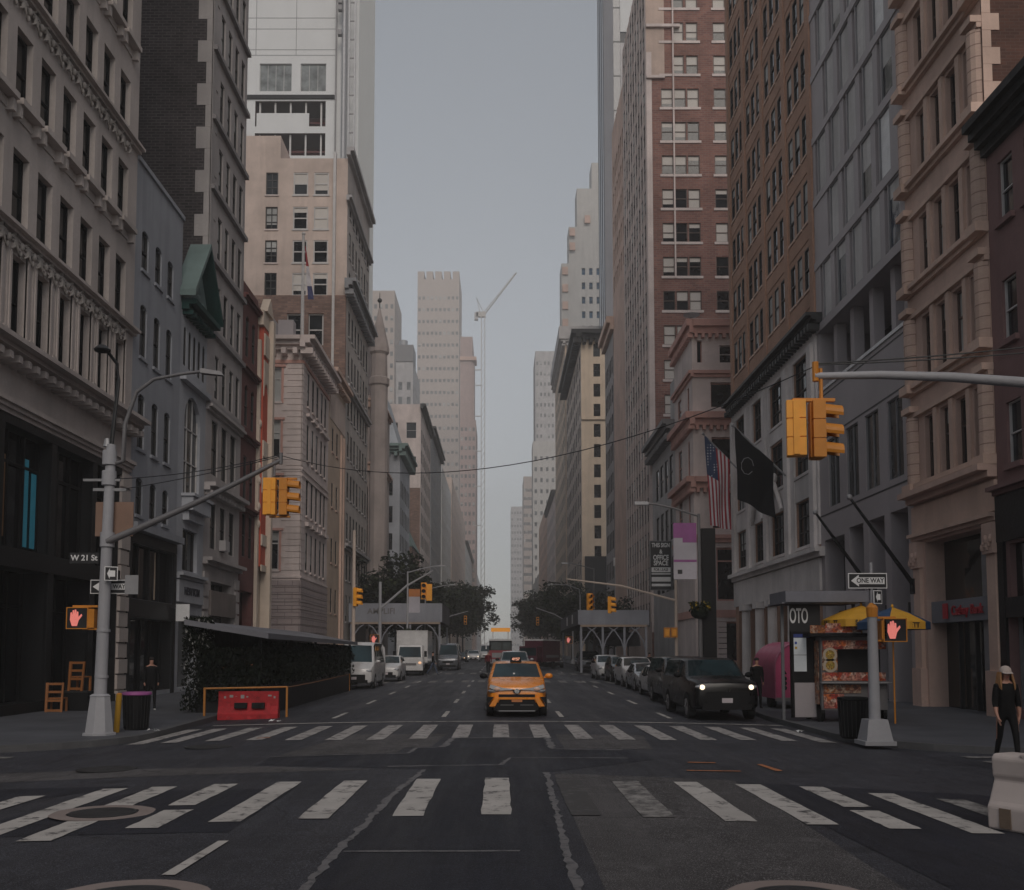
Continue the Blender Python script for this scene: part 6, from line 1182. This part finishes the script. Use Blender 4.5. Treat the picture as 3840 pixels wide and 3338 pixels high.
for sx in(-1,1):
    for y in (1.2,6.2): mb=MB(); mb.cyl((sx*.9,y,.5),(sx*1.23,y,.5),.5,.5,14); mb.build('wheel',[m_tyre],t)
    mb=MB(); mb.tube([(sx*1.2,.0,2.6),(sx*1.5,-.2,2.5),(sx*1.5,-.2,1.9)],.07,5); mb.build('mirror',[m_wht],t)
# maroon truck
t=thing('maroon_truck','maroon box truck turning at the far crossing, right of the fire engine','truck',(2.3,95.,rz(3,95)),R(-22)); mr=plain('maroon_paint',(.085,.014,.03),.4,0,.5,coat=.3)
mb=MB(); mb.box(-.6,0,.6,1.2,1.5,2.2); mb.build('cab',[mr],t); mb=MB(); mb.poly([(-.5,-.01,1.3),(1.1,-.01,1.3),(1.1,-.01,2.05),(-.5,-.01,2.05)]); mb.build('windshield',[m_wind],t); mb=MB(); mb.box(-.65,1.6,.7,1.3,6.5,2.75); mb.box(1.25,1.2,.7,1.32,1.6,2.75); mb.build('cargo_box',[mr],t); mb=MB(); mb.box(1.321,2.2,1.1,1.335,6.,1.35); mb.build('pale_stripe',[m_frameg],t); mb=MB(); mb.box(-.66,1.55,2.751,1.31,6.5,2.86); mb.build('white_edge',[m_wht],t); mb=MB(); mb.box(-.5,.2,.2,1.1,6.3,.6); mb.build('chassis',[m_black],t)
for y in(.8,5.):
    for x in(-.4,1.1): mb=MB(); mb.cyl((x-.12,y,.4),(x+.12,y,.4),.4,.4,14); mb.build('wheel',[m_tyre],t)
# ================= people =================
def skin_body(name,J,E_,mats,matfn,parent=None,root=0,sub=2):
    me=bpy.data.meshes.new(name); me.from_pydata([j[0] for j in J],E_,[]); ob=bpy.data.objects.new(name,me); COL.objects.link(ob)
    ob.modifiers.new('skin','SKIN'); 
    for i,j in enumerate(J): me.skin_vertices[0].data[i].radius=(j[1],j[1]) if not isinstance(j[1],tuple) else j[1]; me.skin_vertices[0].data[i].use_root=(i==root)
    sb=ob.modifiers.new('sub','SUBSURF'); sb.levels=sub; sb.render_levels=sub
    dg=bpy.context.evaluated_depsgraph_get(); dg.update(); nm=bpy.data.meshes.new_from_object(ob.evaluated_get(dg)); bpy.data.objects.remove(ob); nm.name=name; nm.materials.clear()
    for m in mats: nm.materials.append(m)
    for p in nm.polygons: p.material_index=matfn(p.center); p.use_smooth=True
    return link(name,nm,parent)
m_skin=plain('skin',(.42,.22,.16),.55); m_hair=stone('hair_blonde',(.30,.15,.06),var=.35,streak=0,rough=.5,fine=60.); m_blackcl=stone('black_cloth',(.010,.010,.011),streak=0,bump=0,spec=.15); m_jean=stone('denim',(.06,.08,.13),streak=0,bump=0); m_cap=stone('cap_cloth',(.50,.43,.39),streak=0,bump=0); m_hairb=stone('hair_dark',(.02,.014,.012),streak=0,bump=0)
def person(label,loc,rz_,h=1.7,top=None,legs=None,skin=None,stride=.18,sleeve=1.,hair=None,shoe=None,fingers=False,arm=.1,lod=2,group=None,fem=False):
    top=top or m_blackcl; legs=legs or m_blackcl; skin=skin or m_skin; s=h/1.7; k=.9 if fem else 1.
    t=thing('person',label,'person',loc,rz_,group)
    V=lambda x,y,z:(x*s,y*s,z*s)
    J=[(V(0,0,.95),(.155*k*s,.115*s)),(V(0,0,1.08),(.15*k*s,.112*s)),(V(0,-.01,1.27),(.165*k*s,.118*s)),(V(0,0,1.40),(.12*k*s,.085*s)),(V(0,.0,1.475),.052*s),(V(0,-.02,1.545),(.062*s,.072*s)),(V(0,-.015,1.62),(.070*s,.085*s)),(V(0,-.01,1.675),(.045*s,.05*s))]
    E_=[(i,i+1) for i in range(7)]
    def limb(pts,st):
        p=st
        for c,r in pts: J.append((V(*c),tuple(q*s for q in r) if isinstance(r,tuple) else r*s)); E_.append((p,len(J)-1)); p=len(J)-1
        return p
    ends=[]
    for sx in(-1,1):
        d=stride*sx
        limb([((sx*.095,-.02*sx,.86),.085),((sx*.10,-d*.55-.02,.50),.058),((sx*.10,-d+(.1 if d<0 else 0),.10 if d>0 else .14),.04),((sx*.10,-d-.03+(.1 if d<0 else 0),.035 if d>0 else .07),(.042,.036)),((sx*.105,-d-.14+(.1 if d<0 else 0),.03),(.04,.03))],0)
        a=arm*sx
        e=limb([((sx*.165*k,0,1.375),.072),((sx*(.205*k+.015),a*.3,1.12),.058),((sx*(.215*k+.02),-.02+a*.6-.04,.92),.034),((sx*(.215*k+.015),-.03+a*.8-.05,.865),.026),((sx*(.21*k+.01),-.04+a-.06,.80),(.036,.022) if not fingers else (.034,.018))],3)
        ends.append(e)
        if fingers:
            b=J[e][0]; bx,by,bz=(q/s for q in b)
            for i,(o,l) in enumerate(((-.026,.06),(-.009,.07),(.009,.066),(.025,.05))):
                limb([((bx-sx*.004,by+o,bz-.035),.0095),((bx-sx*.012,by+o*1.05-.004,bz-.035-l*.55),.0085),((bx-sx*.03,by+o-.006,bz-.035-l*.95),.007)],e)
            limb([((bx-sx*.012,by-.036,bz+.005),.010),((bx-sx*.024,by-.05,bz-.03),.0085)],e)
    zs_=sleeve
    def mf(c):
        z=c.z/s; x=abs(c.x)/s
        if z>1.435: return 2
        if x>.165*k and z<zs_: return 2
        if x>.165*k and z<1.45: return 0
        if z>.93: return 0
        if z<.075: return 3
        return 1
    skin_body('body',J,E_,[top,legs,skin,shoe or m_black],mf,t,0,lod)
    # face and hair
    mb=MB(); mb.ball(V(0,-.008,1.665),.083*s,.098*s,.062*s,14,8); 
    if hair is not None: mb.build('hair',[hair],t,smooth=True)
    return t
def face(t,s,skin):
    mb=MB(); mb.hexa([(-.014,-.115,1.565),(.014,-.115,1.565),(.008,-.08,1.565),(-.008,-.08,1.565),(-.006,-.095,1.615),(.006,-.095,1.615),(.006,-.08,1.615),(-.006,-.08,1.615)]); o=mb.build('nose',[skin],t); o.scale=(s,s,s)
    mb=MB(); mb.ball((0,-.098,1.54),.022,.008,.007,8,5); o=mb.build('mouth',[plain('lips',(.3,.06,.06),.5)],t); o.scale=(s,s,s)
    for sx in(-1,1):
        mb=MB(); mb.ball((sx*.03,-.098,1.61),.024,.012,.015,8,5); o=mb.build('sunglass_lens',[m_black],t); o.scale=(s,s,s); mb=MB(); mb.ball((sx*.078,-.005,1.595),.012,.02,.03,7,5); o=mb.build('ear',[skin],t); o.scale=(s,s,s)
w_=person('woman in black clothes with cream cap and long fair hair walking, right edge',(8.93,17.7,-.02),R(-8),1.70,sleeve=1.02,stride=.2,fingers=True,arm=.10,fem=True,hair=None)
w_['label']='person in black with cream cap, sunglasses and long fair hair walking at right'
face(w_,1.,m_skin)
mb=MB(); mb.lathe([(.098,1.605),(.1,1.64),(.088,1.70),(.05,1.735),(.0101,1.745)],18,0,(0,-.005,0)); mb.hexa([(-.085,-.09,1.618),(.085,-.09,1.618),(.09,-.02,1.62),(-.09,-.02,1.62),(-.07,-.19,1.606),(.07,-.19,1.606),(.085,-.088,1.634),(-.085,-.088,1.634)]); mb.build('cap',[m_cap],w_,smooth=50)
mb=MB()
for sx in(-1,1):
    for k in range(7):
        y=-.05+.02*k; mb.tube([(sx*(.078+.004*k),y,1.63),(sx*(.10+.003*k),y-.01,1.53),(sx*(.115+.006*k),y-.05,1.42),(sx*(.11+.012*k),y-.075,1.32+.012*k)],[.018,.024,.022,.008],6)
for k in range(6): x=-.05+.02*k; mb.tube([(x,.085,1.64),(x*1.2,.1,1.5),(x*1.4,.09,1.36)],[.03,.034,.014],6)
mb.build('hair',[m_hair],w_,smooth=60)
person('person in dark clothes with white shoes standing near the black bin',(-11.9,34.,0),R(30),1.78,hair=m_hairb,shoe=plain('white_shoe',(.5,.5,.5),.5),lod=1,sleeve=.9,stride=.12)
person('person in dark top and jeans striding across the crossing beside the box truck',(-5.35,78.3,rz(-5.3,78)),R(90),1.76,legs=m_jean,stride=.34,hair=m_hairb,lod=1,arm=.2,sleeve=.9)
person('person in dark clothes on the pavement behind the black SUV',(8.95,35.,0),R(10),1.76,hair=m_hairb,lod=1,sleeve=.9,stride=.05)
for x,y,l in ((-11.5,72.,'dark dressed person far left at the second crossing'),(10.4,70.,'dark dressed person far right at the second crossing')): person(l,(x,y,sw(y)),R(20),1.7,hair=m_hairb,lod=1,sleeve=.9)
# shirt front for the man by the SUV is a strip of cloth
# cyclist
t=thing('bicycle','dark bicycle ridden beside the taxi toward the viewer','bicycle',(-.95,74.,rz(-1,74))); mb=MB(); mb.tube([(0,.1,.62),(0,.0,.95),(0,.55,.9),(0,.5,.35),(0,.1,.62)],.02,5); mb.build('frame',[m_black],t)
for y in(-.08,1.0):
    mb=MB(); n=18; [mb.tube([(0,y+.33*math.cos(2*math.pi*k/n),.33+.33*math.sin(2*math.pi*k/n)),(0,y+.33*math.cos(2*math.pi*(k+1)/n),.33+.33*math.sin(2*math.pi*(k+1)/n))],.02,4) for k in range(n)]; mb.build('wheel',[m_tyre],t)
mb=MB(); mb.tube([(-.3,.05,1.0),(0,.0,1.02),(.3,.05,1.0)],.018,5); mb.build('handlebar',[m_black],t); mb=MB(); mb.box(-.08,.5,.9,.08,.75,.96); mb.build('saddle',[m_black],t)
person('person in dark red jacket riding the bicycle beside the taxi',(-.95,74.45,rz(-1,74)+.12),0,1.66,top=stone('red_cloth',(.12,.015,.02),bump=0,streak=0),stride=.2,hair=plain('helmet',(.1,.1,.1),.4),lod=1,arm=-.0,sleeve=.9)
# ================= trees =================
def tree_mesh(seed,h,cr,n=2600,leaf=.34):
    r=random.Random(seed); tk=MB(); cw=MB(); tops=[]
    tk.tube([(0,0,0),(.05,.03,h*.2),(.0,.1,h*.42)],[.22,.17,.13],8)
    for k in range(9):
        a=r.uniform(0,6.28); z0=h*r.uniform(.28,.45); l=cr*r.uniform(.6,1.); e=(l*math.cos(a),l*math.sin(a),h*r.uniform(.55,.9)); m=(e[0]*.45,e[1]*.45,(z0+e[2])*.52); tk.tube([(0,.08,z0),m,e],[.09,.06,.02],6); tops.append(e); tops.append(m)
    cl=[]
    for k in range(60):
        b=r.choice(tops); cl.append((b[0]+r.gauss(0,cr*.3),b[1]+r.gauss(0,cr*.3),min(h*1.02,max(h*.38,b[2]+r.gauss(0,h*.1))),cr*r.uniform(.2,.42)))
    for k in range(n):
        x,y,z,rr=r.choice(cl); d=Vector((r.gauss(0,1),r.gauss(0,1),r.gauss(0,.8))).normalized()*rr*r.random()**.4; c=Vector((x,y,z))+d; q=Euler((r.uniform(-.9,.9),r.uniform(-.9,.9),r.uniform(0,6.3))).to_matrix(); s=leaf*r.uniform(.6,1.4)
        cw.poly([c+q@Vector(v)*s for v in((-.5,0,0),(0,-.3,.06),(.55,0,0),(0,.3,.06))],0 if r.random()<.7 else 1)
    return tk.mesh('trunk',[m_bark],smooth=True),cw.mesh('crown',[m_leaf,stone('leaf_light',(.032,.042,.014),var=.4,streak=0,bump=0,big=.8)])
TM=[tree_mesh(1,13.5,4.6,7500,.52),tree_mesh(5,11.5,4.2,7500,.52),tree_mesh(9,10.,3.6,6000,.47)]
def tree(x,y,i,sc,rzv,label):
    t=thing('street_tree',label,'tree',(x,y,sw(y)),rzv,'street trees beyond the second crossing'); t.scale=(sc,sc,sc); link('trunk',TM[i][0],t); link('crown',TM[i][1],t)
TL=[(-12.9,106,0,.98,'tallest tree, at the left in front of the church'),(-11.6,118,1,.85,'bushy tree right behind the left arched shed'),(-10.9,131,0,.82,'tree beyond the left shed, second in its row'),(-10.8,146,1,1.0,'rounded tree midway along the left row'),(-10.4,161,0,.92,'leafy tree further along the left row'),(-9.2,178,0,1.1,'left row tree leaning over the traffic'),(-8.6,198,1,1.25,'left row tree with gaps of sky, near the row end'),(-8.6,225,0,1.15,'last tree of the left row against the sky'),
 (12.,112,2,.7,'first tree of the right row beyond the right shed'),(11.,128,1,.75,'second tree of the right row under the gold building'),(10.4,146,0,.95,'third tree of the right row with spire like top'),(9.6,168,1,.95,'fourth tree of the right row'),(9.2,196,0,1.0,'fifth tree of the right row'),(9.,230,1,1.15,'last tree of the right row')]
for k,(x,y,i,sc,l) in enumerate(TL): tree(x,y,i,sc,k*1.3,l)
# ================= litter =================
for x,y,l,c in ((-8.55,24.6,'crumpled pale paper on the left kerb',m_wht),(-6.6,29.2,'small white wrapper on the road by the red barrier',m_wht),(7.55,25.6,'white scrap on the road near the right kerb',m_wht)):
    mb=MB(); r=random.Random(int(x*10)); 
    for k in range(6): c0=Vector((r.uniform(-.14,.14),r.uniform(-.06,.06),.03)); mb.poly([c0+Vector((r.uniform(-.1,.1),r.uniform(-.06,.06),r.uniform(-.02,.06))) for _ in range(3)])
    tag(mb.build('paper_litter',[c],None,(x,y,rz(x,y)+.02 if abs(x)<8.4 else .02)),l,'litter')
# ================= air =================
HZ=.0008
hm=bpy.data.materials.new('haze_air'); hm.use_nodes=True; hn=hm.node_tree; hn.nodes.clear(); ho=hn.nodes.new('ShaderNodeOutputMaterial'); hv=hn.nodes.new('ShaderNodeVolumePrincipled'); hv.inputs['Density'].default_value=HZ; hv.inputs['Color'].default_value=(1,1,1,1); hn.links.new(hv.outputs[0],ho.inputs['Volume'])
mb=MB(); mb.box(-120,-420,-4,120,1600,255); mb.v=mb.v; hz=mb.build('haze',[hm]); tag(hz,kind='stuff')
